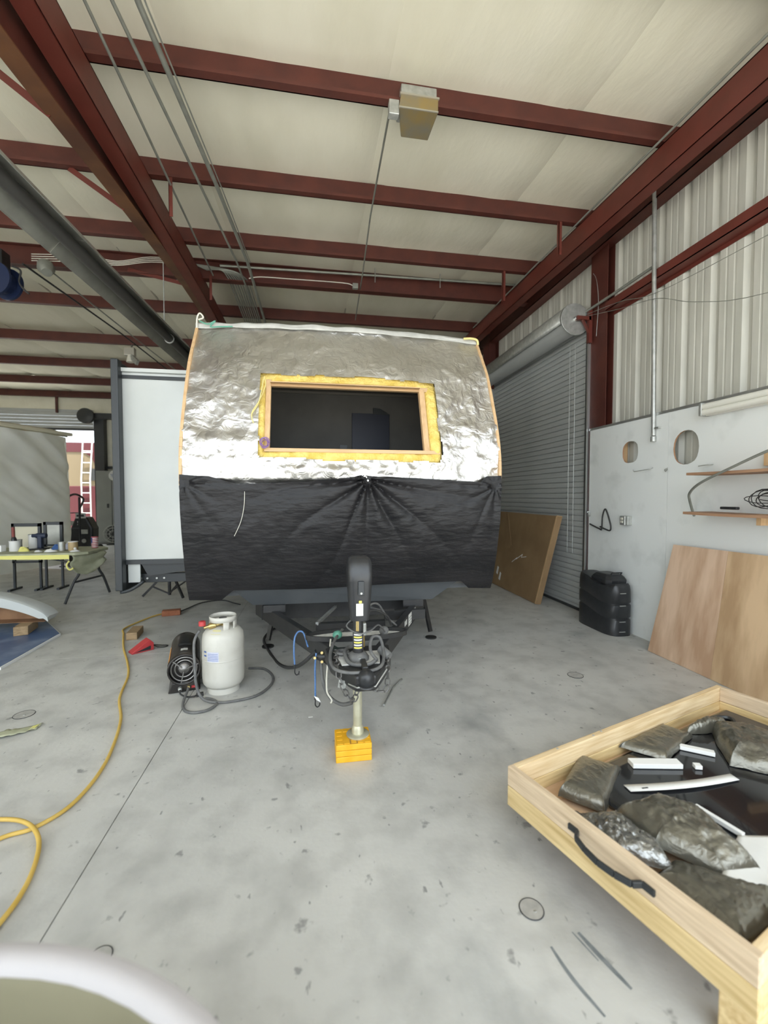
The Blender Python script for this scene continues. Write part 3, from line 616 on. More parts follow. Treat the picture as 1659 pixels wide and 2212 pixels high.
MB().lathe([(.066, .106), (.068, .112), (.062, .118), (.036, .122), (.034, .15), (.0265, .165)], (JX-.004, JY, 0), (0, 0, 1), 24).build('foot_plate', 'zinc_yellow', JK, smooth=True)
# safety chains: one link each
def link(parent, c, d, roll, L=.030, W=.014, r=.0042):
    d = Vector(d).normalized(); u = d.cross(Vector((0, 0, 1))); u = u if u.length > .1 else Vector((1, 0, 0)); u.normalize(); w = d.cross(u)
    u2 = math.cos(roll)*u+math.sin(roll)*w; P = []
    for k in range(12):
        a = 2*math.pi*k/12; P.append(Vector(c)+d*(L*.5*math.cos(a)+math.copysign(.006, math.cos(a)))+u2*W*math.sin(a))
    return MB().tube(P, r, 5, closed=True).build('chain_link', 'chain_steel', parent, smooth=True)
def chain(path, nm):
    P = smoothpath(path, 14); e = link(TR, P[0], P[1]-P[0], 0); e.name = nm; WL[nm] = WL.get('chain_link', wloc(e)); acc = 0; k = 0
    WL[e.name] = P[0].copy(); WL[e.name].z = e.location.z + wloc(TR).z
    WL[e.name] = e.location + wloc(TR)
    for a, b in zip(P, P[1:]):
        acc += (b-a).length
        if acc > .034: acc = 0; k += 1; link(e, b, b-a, (k % 2)*1.45+.3)
chain([(.135, 2.62, .57), (.135, 2.44, .56), (.145, 2.38, .50), (.175, 2.36, .43), (.205, 2.37, .385), (.228, 2.40, .365), (.248, 2.42, .40), (.265, 2.41, .44), (.27, 2.40, .47)], 'safety_chain')
chain([(.425, 2.54, .57), (.425, 2.42, .55), (.415, 2.36, .50), (.405, 2.34, .45), (.375, 2.34, .43), (.34, 2.35, .445), (.315, 2.35, .45), (.285, 2.37, .455), (.27, 2.40, .47)], 'safety_chain')
# cables of the trailer
tube('trailer_cable', 'grey_rubber', smoothpath([(.20, 2.95, .60), (.14, 2.75, .60), (.10, 2.55, .58), (.11, 2.38, .565), (.19, 2.31, .56), (.30, 2.30, .565), (.38, 2.36, .57), (.41, 2.48, .60), (.40, 2.56, .66), (.35, 2.54, .67), (.33, 2.46, .62), (.36, 2.40, .585)], 7), .0095, TR)
tube('trailer_cable', 'grey_rubber', smoothpath([(.36, 2.42, .58), (.30, 2.38, .57), (.21, 2.41, .57), (.185, 2.52, .585), (.21, 2.62, .585), (.28, 2.66, .58)], 7), .011, TR)
tube('trailer_cable', 'rubber', smoothpath([(.28, 2.62, .62), (.30, 2.74, .74), (.40, 2.82, .76), (.50, 2.88, .70), (.54, 2.94, .62), (.58, 3.1, .57)], 7), .008, TR)
tube('trailer_cable', 'rubber', smoothpath([(.40, 3.52, .80), (.42, 3.46, .72), (.44, 3.40, .64), (.55, 3.40, .60), (.66, 3.5, .57)], 7), .016, TR)
tube('trailer_cable', 'grey_rubber', smoothpath([(.24, 2.58, .78), (.20, 2.56, .74), (.26, 2.455, .725), (.33, 2.48, .73), (.40, 2.62, .72), (.46, 2.76, .64), (.50, 2.86, .58)], 7), .005, TR)
tube('trailer_cable', 'grey_rubber', smoothpath([(.30, 2.64, .74), (.36, 2.80, .79), (.44, 2.90, .78), (.52, 3.0, .66), (.60, 3.05, .58)], 7), .007, TR)
for a in ((.16, 2.84, .60), (.47, 2.82, .62)): MB().lathe([(.012, -.03), (.028, -.02), (.028, .015), (.018, .028), (0, .03)], a, (.3, -1, .4), 14).build('gas_knob', 'wire_green' if a[0] < .3 else 'grey_rubber', TR, smooth=True)
MB().box(.285, .325, 2.60, 2.65, .66, .74).build('gas_regulator', 'galv', TR, bevel=.008); MB().lathe([(.012, 0), (.012, .07)], (.305, 2.62, .59), (0, 0, 1), 10).build('gas_pipe', 'brass', TR)
MB().lathe([(.026, -.045), (.026, .03), (.022, .035)], (.425, 2.50, .585), (.55, -.8, -.35), 16).build('plug_connector', 'grey_rubber', TR, smooth=True)
MB().lathe([(.038, 0), (.045, .01), (.038, .02), (.025, .02), (.025, 0)], (.175, 2.58, .565), (0, 0, 1), 20).build('cable_ring', 'grey_rubber', TR, smooth=True)
VB = MB().lathe([(.022, -.03), (.03, 0), (.022, .03)], (.055, 2.80, .475), (1, -.3, 0), 10).build('valve_block', 'black_paint', TR, smooth=True)
for d in ((0, -.02, .035), (-.045, -.01, .0), (.0, -.03, -.02), (.03, -.03, .015)): MB().lathe([(.009, 0), (.009, .02)], Vector((.055, 2.80, .475))+Vector(d), (0, -1, .2), 8).build('fitting', 'brass', VB)
tube('trailer_cable', 'wire_white', smoothpath([(.115, 2.83, .575), (.10, 2.72, .52), (.085, 2.66, .44), (.08, 2.64, .36), (.085, 2.63, .31), (.11, 2.62, .27), (.105, 2.62, .25)], 6), .0055, TR, 6)
tube('trailer_cable', 'grey_rubber', smoothpath([(.05, 2.82, .45), (.06, 2.80, .32), (.10, 2.78, .22), (.17, 2.72, .19), (.23, 2.66, .22), (.26, 2.60, .27)], 7), .012, TR)
MB().lathe([(.010, 0), (.010, .12)], (.09, 2.74, .49), (.75, -.5, -.35), 10).build('hose_fitting', 'zinc_yellow', TR)
tube('trailer_cable', 'rubber', smoothpath([(.02, 2.92, .47), (-.12, 3.1, .30), (-.30, 3.9, .02), (-.45, 4.35, .015), (-.51, 4.65, .015), (-.45, 4.95, .015), (-.3, 5.1, .02)], 7), .013, TR)
tube('trailer_cable', 'galv', [(.50, 3.0, .02), (.62, 3.28, .015), (.72, 3.42, .015)], .008, TR)
# stabiliser feet
for x in (-.45, 1.25):
    MB().bar((x*.9+.05, 4.6, .55), (x, 4.45, .06), .04, .03).lathe([(.06, .0), (.06, .012)], (x, 4.43, .0), (0, 0, 1), 14).build('stabiliser', 'black_paint', TR)

# slide-out room on the side
SX, SY = -1.83, 4.6
SO = MB().box(SX, TX0-.0, SY, 7.6, .885, 2.73).build('slide_out', 'gel_white', TR, bevel=.01)
fl = [(SX-.05, .615), (SX-.03, .585), (SX+.005, .585), (SX+.005, 2.82), (SX-.05, 2.82)]
MB().prism(fl, lambda u, v, t: (u, t, v), SY+.005, 7.7).build('slide_flange', 'trim_black', SO, bevel=.008)
MB().box(SX-.055, SX+.012, SY-.10, SY, .60, 2.83).build('flange_edge', 'trim_black', SO, bevel=.01)
box('top_trim', 'trim_black', SX, TX0, SY-.012, SY+.01, 2.665, 2.70, SO); box('bottom_trim', 'trim_black', SX, TX0, SY-.012, SY+.02, .845, .89, SO)
box('top_cap', 'gel_white', SX, TX0, SY-.03, SY+.02, 2.73, 2.765, SO)
MB().grid(lambda u, v: (SX-.02+.20*u, SY-.08+.05*v, .60+.10*u*u), 8, 2).build('flange_return', 'trim_black', SO, smooth=True, solid=.03)
box('under_panel', 'gel_white', SX+.02, SX+.13, SY+.02, SY+.04, .66, .85, SO)
MB().box(SX+.10, TX0, SY+.10, SY+.16, .64, .73).build('slide_arm', 'trim_black', SO, bevel=.004)
for k, x in enumerate((-1.72, -1.66, -1.57, -1.50)): MB().lathe([(.012 if k < 2 else .006, 0), (.010, .012)], (x, SY+.10, .685), (0, -1, 0), 10).build('bolt', 'galv', SO)
MB()._add([(SX+.13, SY+.05, .86), (TX0, SY+.05, .86), (TX0, SY+.05, .80), (SX+.2, SY+.05, .72)], [(0, 1, 2, 3)]).build('arm_gusset', 'trim_black', SO, solid=.02)

# ------------------------------------------------------------------ things on the floor around the trailer
lb = 'yellow plastic leveling block under the jack foot, %s of the stack'
for k, w in enumerate(('bottom', 'middle', 'top')):
    e = T('leveling_block', (.2275, 2.49, .035*k), lb % w, 'block', 'yellow leveling blocks')
    MB().box(.125, .33, 2.405, 2.58, .035*k+.0005, .035*k+.0335).build('block_body', 'block_yellow', e, bevel=.003)
    if k == 2:
        for i in range(5):
            for j in range(4):
                x, y = .13+.0395*i, 2.411+.0425*j
                if 1 <= i <= 3 and 1 <= j <= 2: continue
                box('rib_cell', 'block_yellow', x+.004, x+.034, y+.004, y+.037, .1035, .106, e)
        box('dark_patch', 'block_dark', .205, .25, 2.41, 2.46, .1036, .1045, e)  # darker yellow-brown patch near the front of the top face
# gas cylinder
C = Vector((-.698, 3.515, 0)); CY = T('gas_cylinder', C, 'tall white propane cylinder with a collar standing beside the black heater', 'gas cylinder')
MB().lathe([(.10, .045), (.135, .05), (.152, .075), (.157, .12), (.157, .40), (.150, .45), (.125, .485), (.07, .505), (0, .51)], C, (0, 0, 1), 40).build('body', 'cyl_white', CY, smooth=True)
MB().lathe([(.158, .262), (.160, .266), (.158, .270)], C, (0, 0, 1), 40, cap=False).build('weld_bead', 'cyl_white', CY, smooth=True)
MB().lathe([(.122, .0), (.118, .05), (.112, .05), (.116, 0)], C, (0, 0, 1), 30).build('foot_ring', 'cyl_white', CY, smooth=True)
def cols(a0, a1, z0, z1, r=.102, n=20):
    return MB().grid(lambda u, v: C+Vector((r*math.sin(a0+(a1-a0)*u), -r*math.cos(a0+(a1-a0)*u), z0+(z1-z0)*v)), n, 1).build('collar', 'cyl_white', CY, smooth=True, solid=.005)
cols(math.radians(-75), math.radians(290), .548, .588); cols(math.radians(12), math.radians(38), .47, .55, n=4); cols(math.radians(60), math.radians(130), .47, .55, n=8); cols(math.radians(-75), math.radians(-60), .47, .55, n=4); cols(math.radians(150), math.radians(285), .47, .55)
MB().lathe([(.02, .505), (.02, .545), (.012, .55)], C, (0, 0, 1), 12).build('valve', 'brass', CY, smooth=True)
MB().lathe([(.03, 0), (.03, .018)], C+Vector((0, 0, .55)), (0, 0, 1), 14).build('valve_wheel', 'grey_rubber', CY)
MB().lathe([(.016, 0), (.016, .05), (.024, .055), (.024, .10), (.012, .11), (.012, .14)], C+Vector((.0, -.02, .53)), (-.88, -.42, -.10), 12).build('regulator', 'brass', CY, smooth=True)
MB().lathe([(.026, 0), (.026, .03), (.02, .035)], C+Vector((-.135, -.085, .535)), (0, 0, 1), 14).build('regulator_knob', 'red_plastic', CY, smooth=True)
def decal(a0, a1, z0, z1, mat, nm, r=.1578): MB().grid(lambda u, v: C+Vector((r*math.sin(a0+(a1-a0)*u), -r*math.cos(a0+(a1-a0)*u), z0+(z1-z0)*v)), 10, 1).build(nm, mat, CY, smooth=True)
decal(-.62, -.02, .27, .345, 'label_blue', 'paper_label')
for k in range(5): decal(-.58, -.06, .28+.012*k, .283+.012*k, 'ink_blue', 'label_line', .1582)
for k in range(2): decal(-.85, -.68, .335-.03*k, .347-.03*k, 'ink_blue', 'label_mark', .1582)
MB().grid(lambda u, v: C+Vector(((.100+.035*v)*math.sin(-.55+.6*u), -(.100+.035*v)*math.cos(-.55+.6*u), .497-.026*v+.002)), 8, 2).build('shoulder_label', 'label_yellow', CY, smooth=True)
# torpedo heater
HC = Vector((-1.035, 3.69, 0)); HT = T('torpedo_heater', HC, 'black cylindrical forced-air heater with round grille beside the white cylinder', 'heater')
MB().prism([(-.115, .0), (.115, .0), (.085, .075), (-.085, .075)], lambda u, v, t: (HC.x+u, t, v+.005), 3.49, 3.91).build('base_box', 'heater_black', HT, bevel=.006)
MB().grid(lambda u, v: HC+Vector((.117*math.sin(math.pi*(2*u-1)), -.20+.60*v, .18+.117*math.cos(math.pi*(2*u-1))*1.0)), 36, 8).build('shell', 'heater_black', HT, smooth=True, solid=.004)
for r, d, mt in ((.113, .0, 'heater_black'), (.092, .012, 'heater_steel'), (.066, .025, 'heater_steel'), (.042, .03, 'heater_black')):
    P = [HC+Vector((r*math.cos(a), -.205+d, .18+r*math.sin(a))) for a in [2*math.pi*k/28 for k in range(28)]]
    MB().tube(P, .007 if r > .1 else .005, 6, closed=True).build('grille_ring', mt, HT, smooth=True)
MB().lathe([(.110, 0), (.110, .01)], HC+Vector((0, -.15, .18)), (0, 1, 0), 26).build('burner_plate', 'heater_black', HT, smooth=True)
MB().lathe([(.05, 0), (.02, .03), (0, .032)], HC+Vector((0, -.17, .18)), (0, -1, 0), 18).build('burner_cone', 'heater_steel', HT, smooth=True)
for a in (.3, 2.4, 4.5): MB().bar(HC+Vector((.02*math.cos(a), -.2, .18+.02*math.sin(a))), HC+Vector((.108*math.cos(a), -.2, .18+.108*math.sin(a))), .008, .008, up=(0, 1, 0)).build('grille_spoke', 'heater_steel', HT)
box('rocker_switch', 'red_plastic', HC.x+.05, HC.x+.078, 3.476, 3.491, .03, .046, HT, bevel=.002)
MB().lathe([(.016, 0), (.014, .025), (.008, .03)], (HC.x-.03, 3.49, .035), (0, -1, 0), 12).build('inlet_fitting', 'galv', HT, smooth=True); MB().lathe([(.01, 0), (.01, .03)], (HC.x+.03, 3.49, .04), (0, -1, .2), 10).build('hose_fitting', 'brass', HT)
MB().grid(lambda u, v: HC+Vector((0.1195*math.sin(-1.35+.28*v), -.12+.33*u, .18+0.1195*math.cos(-1.35+.28*v))), 10, 3).build('side_print', 'orange_print', HT, smooth=True)
MB().grid(lambda u, v: HC+Vector((0.1195*math.sin(-1.62+.22*v), -.16+.30*u, .18+0.1195*math.cos(-1.62+.22*v))), 10, 3).build('side_print', 'sticker_white', HT, smooth=True)
for y0, w, h, mt in ((-.10, .025, .05, 'dust_white'), (.02, .05, .06, 'black_plastic'), (.10, .03, .07, 'black_plastic')):
    MB().grid(lambda u, v: HC+Vector((w*(2*u-1), y0+h*v, .18+.1185-.004*abs(2*u-1)+.002)), 4, 2).build('top_plate', mt, HT, smooth=True)
tube('power_cord', 'rubber', smoothpath([(HC.x-.03, 3.46, .035), (HC.x-.025, 3.42, .02), (HC.x+.02, 3.37, .012), (HC.x+.07, 3.36, .012), (HC.x+.09, 3.38, .012)], 5), .006, HT)
box('power_plug', 'rubber', HC.x+.085, HC.x+.135, 3.36, 3.395, .0, .024, HT, bevel=.004)
tag(tube('gas_hose', 'grey_rubber', smoothpath([(-.85, 3.42, .50), (-.885, 3.40, .42), (-.865, 3.33, .26), (-.85, 3.31, .12), (-.80, 3.29, .03), (-.69, 3.255, .012), (-.56, 3.265, .011), (-.42, 3.33, .011), (-.335, 3.50, .011), (-.34, 3.68, .011), (-.43, 3.84, .011), (-.56, 3.87, .011), (-.66, 3.80, .011), (-.72, 3.74, .011), (-.89, 3.58, .011)][:12]
    + [], 7), .010), 'dark rubber gas hose looping round the white cylinder', 'hose')
tag(tube('gas_hose', 'grey_rubber', smoothpath([(HC.x+.085, 3.46, .045), (HC.x+.09, 3.43, .04), (HC.x+.095, 3.30, .015), (-.90, 3.18, .011), (-.83, 3.13, .011), (-.74, 3.15, .011), (-.695, 3.24, .011), (-.74, 3.31, .011), (-.80, 3.34, .011)], 7), .010), 'short grey hose bend in front of the heater base', 'hose')
HT.rotation_euler = (0, 0, math.radians(14))
# small things
bp = [(-.06, 0), (.06, 0), (.06, .05), (-.06, .05)]
e = MB().obox((-1.785, 5.83, .035), (.105, .02, 0), (-.009, .048, 0), (0, 0, .034)).build('clay_brick', 'brick_clay', bevel=.006); tag(e, 'red brown clay brick lying on the floor by the yellow cord', 'brick')
e = MB().obox((-1.905, 5.0, .04), (.052, .006, 0), (-.015, .13, 0), (0, 0, .039)).build('wood_block', 'old_wood', bevel=.004); tag(e, 'short weathered wood block on the floor beside the yellow cord', 'wood block')
WC = T('wheel_chock', (-1.66, 4.55, 0), 'red plastic wheel chock with a dark rope on the floor', 'wheel chock')
d = Vector((.78, .62, 0)).normalized(); n_ = Vector((-d.y, d.x, 0)); o = Vector((-1.745, 4.45, 0))
MB().prism([(0, 0), (.20, 0), (.20, .07), (.165, .11), (.12, .085), (.0, .012)], lambda u, v, t: o+d*u+n_*t+Vector((0, 0, v)), -.05, .05).build('wedge', 'red_plastic', WC, bevel=.004)
MB().prism([(.03, .012), (.17, .012), (.17, .05)], lambda u, v, t: o+d*u+n_*t+Vector((0, 0, v)), -.0525, -.0505).build('hollow_side', 'trim_black', WC)
tube('rope', 'rope_dark', smoothpath([o+d*.2+Vector((0, 0, .04)), o+d*.24+Vector((.02, -.02, .012)), o+d*.27+Vector((.06, -.04, .008)), o+d*.27+Vector((.08, .0, .008)), o+d*.23+Vector((.05, .03, .012)), o+d*.2+Vector((0, .02, .03))], 5), .005, WC)
tag(tube('extension_cord', 'cord_yellow', smoothpath([(-1.90, 5.88, .012), (-2.0, 5.72, .012), (-2.12, 5.30, .012), (-2.04, 5.05, .012), (-1.86, 4.6, .012), (-1.67, 4.20, .012), (-1.535, 3.87, .012), (-1.43, 3.45, .012), (-1.275, 3.08, .012), (-1.165, 2.62, .012), (-1.165, 2.30, .012), (-1.25, 2.148, .012), (-1.345, 2.11, .012), (-1.46, 2.05, .012), (-1.62, 2.08, .012), (-1.60, 2.22, .014), (-1.45, 2.20, .03), (-1.33, 2.17, .032), (-1.235, 2.105, .03), (-1.165, 2.01, .014), (-1.105, 1.83, .012), (-1.10, 1.66, .012), (-1.16, 1.4, .012), (-1.3, 1.1, .012)], 9), .0095), 'yellow extension cord snaking and looping across the concrete', 'cord')
tag(tube('floor_cable', 'rubber', smoothpath([(-1.72, 5.90, .02), (-1.66, 6.1, .012), (-1.55, 6.4, .012), (-1.3, 6.5, .012), (-1.1, 6.3, .012), (-1.0, 6.2, .012)], 6), .008), 'thin black cable on the floor behind the clay brick', 'cable')
PS = MB().grid(lambda u, v: (-2.06+.28*u, 2.93+.14*u+.085*v+.012*math.sin(7*u), .004+.02*abs(nz3(u*3, v, 2, 2))+.012*math.sin(math.pi*u)**2), 20, 4).build('masking_paper', 'paper_khaki', smooth=True, solid=.001); tag(PS, 'crumpled strip of masking paper with yellow tape on the floor', 'paper')
MB().grid(lambda u, v: (-1.815+.03*u, 3.062+.014*u+.05*v, .014+.003*u), 3, 3).build('tape_end', 'tape_yellow', PS, solid=.001); MB().grid(lambda u, v: (-2.05+.1*u, 2.915+.055*u+.02*v, .022-.004*u), 3, 3).build('tape_end', 'paper_white', PS, solid=.001)
def floorcap(x, y, r, lab, dark=False):
    e = T('drain_cover', (x, y, 0), lab, 'drain cover', 'round steel floor caps')
    MB().lathe([(r, 0), (r, .002), (r*.93, .003)], (x, y, .0003), (0, 0, 1), 30).build('cap_disc', 'cap_steel', e)
    P = [(x+r*math.cos(a), y+r*math.sin(a), .002) for a in [2*math.pi*k/30 for k in range(30)]]; MB().tube(P, .0022, 5, closed=True).build('cap_ring', 'dark_metal', e, smooth=True)
    MB().lathe([(r*.13, 0), (r*.1, .003)], (x+.008, y-.012, .003), (0, 0, 1), 10).build('cap_screw', 'galv', e)
floorcap(.787, 1.42, .043, 'round steel floor cap in front of the wooden crate'); floorcap(2.194, 3.285, .062, 'round floor cap in front of the leaning plywood'); floorcap(-1.987, 3.314, .062, 'round floor cap behind the masking paper strip'); floorcap(-.70, 1.50, .036, 'round floor cap beside the blurred white rim')
# bungee cords on the tongue
for nm, pts, lab, tg in (('a', [(-.035, 2.93, .50), (-.065, 3.03, .562), (-.10, 3.03, .575), (-.125, 3.0, .54), (-.13, 2.985, .45), (-.125, 2.98, .36)], 'blue bungee cord hooked over the left tongue rail', 0),
                         ('b', [(.02, 2.80, .50), (.012, 2.79, .42), (.012, 2.785, .30), (.012, 2.785, .22)], 'blue bungee cord with a paper tag hanging below the tongue', 1)):
    e = T('bungee_cord', pts[-1], lab, 'bungee cord', 'blue bungee cords')
    tube('elastic', 'bungee_blue', smoothpath(pts, 6), .006, e)
    q = Vector(pts[-1]); tube('hook', 'black_paint', smoothpath([q, q+Vector((0, 0, -.03)), q+Vector((0, 0, -.055)), q+Vector((.012, 0, -.07)), q+Vector((.026, 0, -.06)), q+Vector((.028, 0, -.045))], 5), .004, e)
    MB().lathe([(.008, 0), (.008, .025)], q+Vector((0, 0, -.02)), (0, 0, 1), 8).build('ferrule', 'black_plastic', e)
    if tg: MB()._add([q+Vector((-.01, -.008, .01)), q+Vector((.02, -.01, -.005)), q+Vector((.035, -.01, -.035)), q+Vector((.008, -.008, -.02))], [(0, 1, 2, 3)]).build('paper_tag', 'paper_white', e, solid=.001)
tag(box('paper_scrap', 'paper_white', -.035, -.005, 2.95, 2.96, 0, .002), 'tiny white paper scrap on the floor left of the jack', 'paper')
# folding stand under the slide-out
FS = T('folding_stand', (-2.15, 6.95, 0), 'black folding tripod stand on the floor beneath the slide-out', 'stand')
MB().lathe([(.022, .0), (.022, .42)], (-2.15, 6.95, .02), (0, 0, 1), 12).build('centre_post', 'black_paint', FS, smooth=True)
for a, b in (((-2.16, 6.95, .40), (-2.53, 6.95, .012)), ((-2.13, 6.95, .42), (-1.90, 6.75, .012)), ((-2.14, 6.98, .40), (-1.75, 7.2, .012))): MB().bar(a, b, .03, .03).build('leg', 'black_paint', FS)
for a, b in (((-2.40, 6.95, .16), (-2.15, 6.94, .04)), ((-2.0, 6.83, .20), (-2.15, 6.94, .04)), ((-1.95, 7.08, .2), (-2.15, 6.95, .06))): MB().bar(a, b, .02, .02).build('brace', 'black_paint', FS)
box('head_beam', 'black_paint', -2.45, -1.70, 6.90, 7.0, .42, .47, FS)

# ------------------------------------------------------------------ right side things
# cardboard sheet leaning on the door
def lean(name, y0, y1, xb, xt, z1, t, mat, lab, cat, skew=(0, 0)):
    e = T(name, ((xb+xt)/2, (y0+y1)/2, 0), lab, cat); h = Vector((xt-xb, 0, z1)); return e
CBD = T('cardboard_sheet', (3.22, 6.5, 0), 'large flat brown cardboard box leaning against the roll-up door', 'cardboard')
def cbp(u, v, t): return Vector((3.13+.20*v/1.25, u, v))+Vector((-.987, 0, .155))*t
MB().prism([(5.56, .0), (7.45, .0), (7.45, 1.245), (5.38, 1.245)], cbp, -.03, .045).build('face', 'cardboard', CBD)
MB().prism([(5.563, .0), (5.38, 1.25), (5.405, 1.25), (5.59, .0)], cbp, -.032, .047).build('open_edge', 'pine_z', CBD, label='pale cut edge of the cardboard')
MB().prism([(6.93, 1.235), (6.86, 1.235), (6.56, .72), (6.62, .66), (6.68, .66)], cbp, .046, .05).build('torn_flap', 'cardboard', CBD)
for pts in ([(6.45, .46), (6.30, .55), (6.33, .52), (6.15, .62), (6.17, .57), (6.03, .60)],): tube('tear_line', 'paper_white', [cbp(u, v, .047) for u, v in pts], .004, CBD, 4)
for u, v in ((6.95, .20), (6.83, .12)): MB().prism([(u, v), (u-.06, v-.02), (u-.07, v+.10), (u-.02, v+.12)], cbp, .046, .048).build('stamp_mark', 'paper_white', CBD)
# big plywood leaning on the wall
PW = T('plywood_sheet', (3.3, 3.0, 0), 'large bare plywood sheet leaning on the white painted wall', 'plywood')
def pwp(u, v, t): return Vector((3.265+.165*v/1.06, u, v))+Vector((-.988, 0, .154))*t
MB().prism([(3.03, .0), (3.70, .0), (3.60, 1.055), (3.05, 1.06)], pwp, 0, .018).build('veneer_strip', 'veneer', PW)
MB().prism([(2.05, .0), (3.028, .0), (3.048, 1.06), (2.02, 1.07)], pwp, 0, .018).build('veneer_strip', 'veneer_warm', PW)
# tank cover
LPc = T('tank_cover', (3.33, 4.5, 0), 'black moulded plastic gas tank cover standing against the wall', 'tank cover')
LZ = [(.00, 1.0), (.02, 1.0), (.20, .998), (.212, .955), (.222, .955), (.235, .998), (.36, 1.0), (.372, .955), (.382, .955), (.395, .998), (.50, .985), (.545, .955), (.57, .90)]
NB = 44
def lpring(sc):
    R = []
    for k in range(NB):
        a = 2*math.pi*k/NB; c, s = math.cos(a), math.sin(a); e = .55
        R.append((.150*sc*math.copysign(abs(c)**e, c)+.0, .33*sc*math.copysign(abs(s)**e, s)))
    return R
V = []; F = []
for z, sc in LZ:
    for (x, y) in lpring(sc):
        wv = 0
        if .19 < z < .42: wv = .035*math.sin(y*7.0)
        if z > .45: wv = .05*max(0, (y+.05))/.33*(1 if y > -.05 else 0) + (-.03 if -.28 < y < .02 else 0)*(z-.45)/.1
        V.append((3.318+x, 4.455+y, max(0, z+wv)))
for i in range(len(LZ)-1):
    for k in range(NB): F.append((i*NB+k, i*NB+(k+1) % NB, (i+1)*NB+(k+1) % NB, (i+1)*NB+k))
F += [tuple(range(NB))[::-1], tuple((len(LZ)-1)*NB+k for k in range(NB))]
MB()._add(V, F).build('shell', 'black_plastic', LPc, smooth=True)
m = MB(); lv = [(.545, .125, .17), (.59, .13, .175), (.62, .115, .15), (.645, .09, .12), (.65, .07, .10)]; V = []; F = []
for z, a, b in lv:
    for u, v in ((-1, -.7), (-.7, -1), (.7, -1), (1, -.7), (1, .7), (.7, 1), (-.7, 1), (-1, .7)): V.append((3.335+a*u, 4.40+b*v, z))
for i in range(len(lv)-1):
    for k in range(8): F.append((i*8+k, i*8+(k+1) % 8, (i+1)*8+(k+1) % 8, (i+1)*8+k))
F.append(tuple((len(lv)-1)*8+k for k in range(8))); m._add(V, F); m.build('lid', 'black_plastic', LPc, bevel=.004)
MB().tube([(3.28, 4.29, .647), (3.28, 4.27, .668), (3.40, 4.27, .668), (3.40, 4.29, .647)], .007, 6).build('lid_handle', 'black_plastic', LPc)
box('lid_strap', 'trim_black', 3.205, 3.46, 4.335, 4.35, .585, .6, LPc)
for z in (.05, .16, .335, .47):
    MB().obox((3.30, 4.121, z), (.035, 0, 0), (0, .004, 0), (0, 0, .004)).build('clip', 'galv', LPc)
# wooden crate with a window pane and bags in it
A = Vector((.845, 1.745, 0)); ea = Vector((.949, .314, 0)).normalized(); eb = Vector((ea.y, -ea.x, 0)); LA, LB = 1.76, .90
def cw(a, b, z): return A+ea*a+eb*b+Vector((0, 0, z))
CR = T('wooden_crate', cw(LA/2, LB/2, 0), 'shallow pine crate with black handle holding a dark window pane and bags', 'crate')
wood('crate_pine', (0.58, 0.40, 0.20), (0.82, 0.65, 0.41), 'x', 4.0); wood('crate_low', (0.52, 0.35, 0.15), (0.78, 0.61, 0.33), 'x', 3.4)
def cbox(nm, a0, a1, b0, b1, z0, z1, mat, par=CR, bev=.003):
    c = cw((a0+a1)/2, (b0+b1)/2, (z0+z1)/2)
    o_ = MB().obox(Vector((0, 0, 0)), Vector(((a1-a0)/2, 0, 0)), Vector((0, (b1-b0)/2, 0)), Vector((0, 0, (z1-z0)/2))).build(nm, mat, None, bevel=bev, origin=(0, 0, 0))
    long_b = (b1-b0) > (a1-a0)
    o_.rotation_euler = (0, 0, math.atan2(ea.y, ea.x))
    place(o_, c, par); return o_
wood('crate_pine_b', (0.50, 0.37, 0.24), (0.76, 0.61, 0.43), 'y', 4.0); wood('crate_low_b', (0.50, 0.35, 0.15), (0.78, 0.61, 0.33), 'y', 3.4)
T_ = .03
cbox('rim_board', 0, T_, 0, LB, .245, .33, 'crate_pine_b'); cbox('lower_board', 0, T_, 0, LB, .155, .243, 'crate_low_b')
cbox('rim_board', T_, LA, 0, T_, .245, .33, 'crate_pine'); cbox('lower_board', T_, LA, 0, T_, .155, .243, 'crate_low')
cbox('rim_board', LA-T_, LA, T_, LB, .245, .33, 'crate_pine_b'); cbox('lower_board', LA-T_, LA, T_, LB, .155, .243, 'crate_low_b')
cbox('rim_board', T_, LA-T_, LB-T_, LB, .245, .33, 'crate_pine'); cbox('lower_board', T_, LA-T_, LB-T_, LB, .155, .243, 'crate_low')
cbox('bottom_sheet', T_, LA-T_, T_, LB-T_, .17, .185, 'tray_floor')
for a, b in ((.05, LB-.045), (.5, .35), (LA-.3, .35), (LA-.06, LB-.05)): cbox('foot_block', a-.045, a+.045, b-.045, b+.045, 0, .155, 'crate_low')
hp = [(.0, .322), (.0, .362), (-.028, .376), (-.045, .425), (-.053, .48), (-.046, .535), (-.03, .585), (.0, .600), (.0, .640)]
HN = MB(); 
for (o1, b1), (o2, b2) in zip(hp, hp[1:]): HN.bar(cw(o1-.004, b1, .285), cw(o2-.004, b2, .285), .012, .022)
HN.build('crate_handle', 'trim_black', CR, bevel=.003, label='black curved pull handle')
for a, b in ((.3, .012), (.55, .018), (.62, .01)): MB().lathe([(.006, 0), (.006, .0015)], cw(a, b, .3301), (0, 0, 1), 8).build('screw_head', 'cap_steel', CR)
GP = cbox('window_pane', .33, 1.70, .07, .82, .186, .225, 'glass_black', None, .02); tag(GP, 'dark glossy trailer window pane lying in the wooden crate', 'window pane')
GH = MB().tube([cw(1.45+.11*math.cos(t_), .16+.05*math.sin(t_), .235) for t_ in [2*math.pi*k/20 for k in range(20)]], .012, 6, closed=True).build('rubber_seal', 'trim_black', smooth=True); tag(GH, 'black rubber seal ring lying at the far corner of the crate', 'seal')
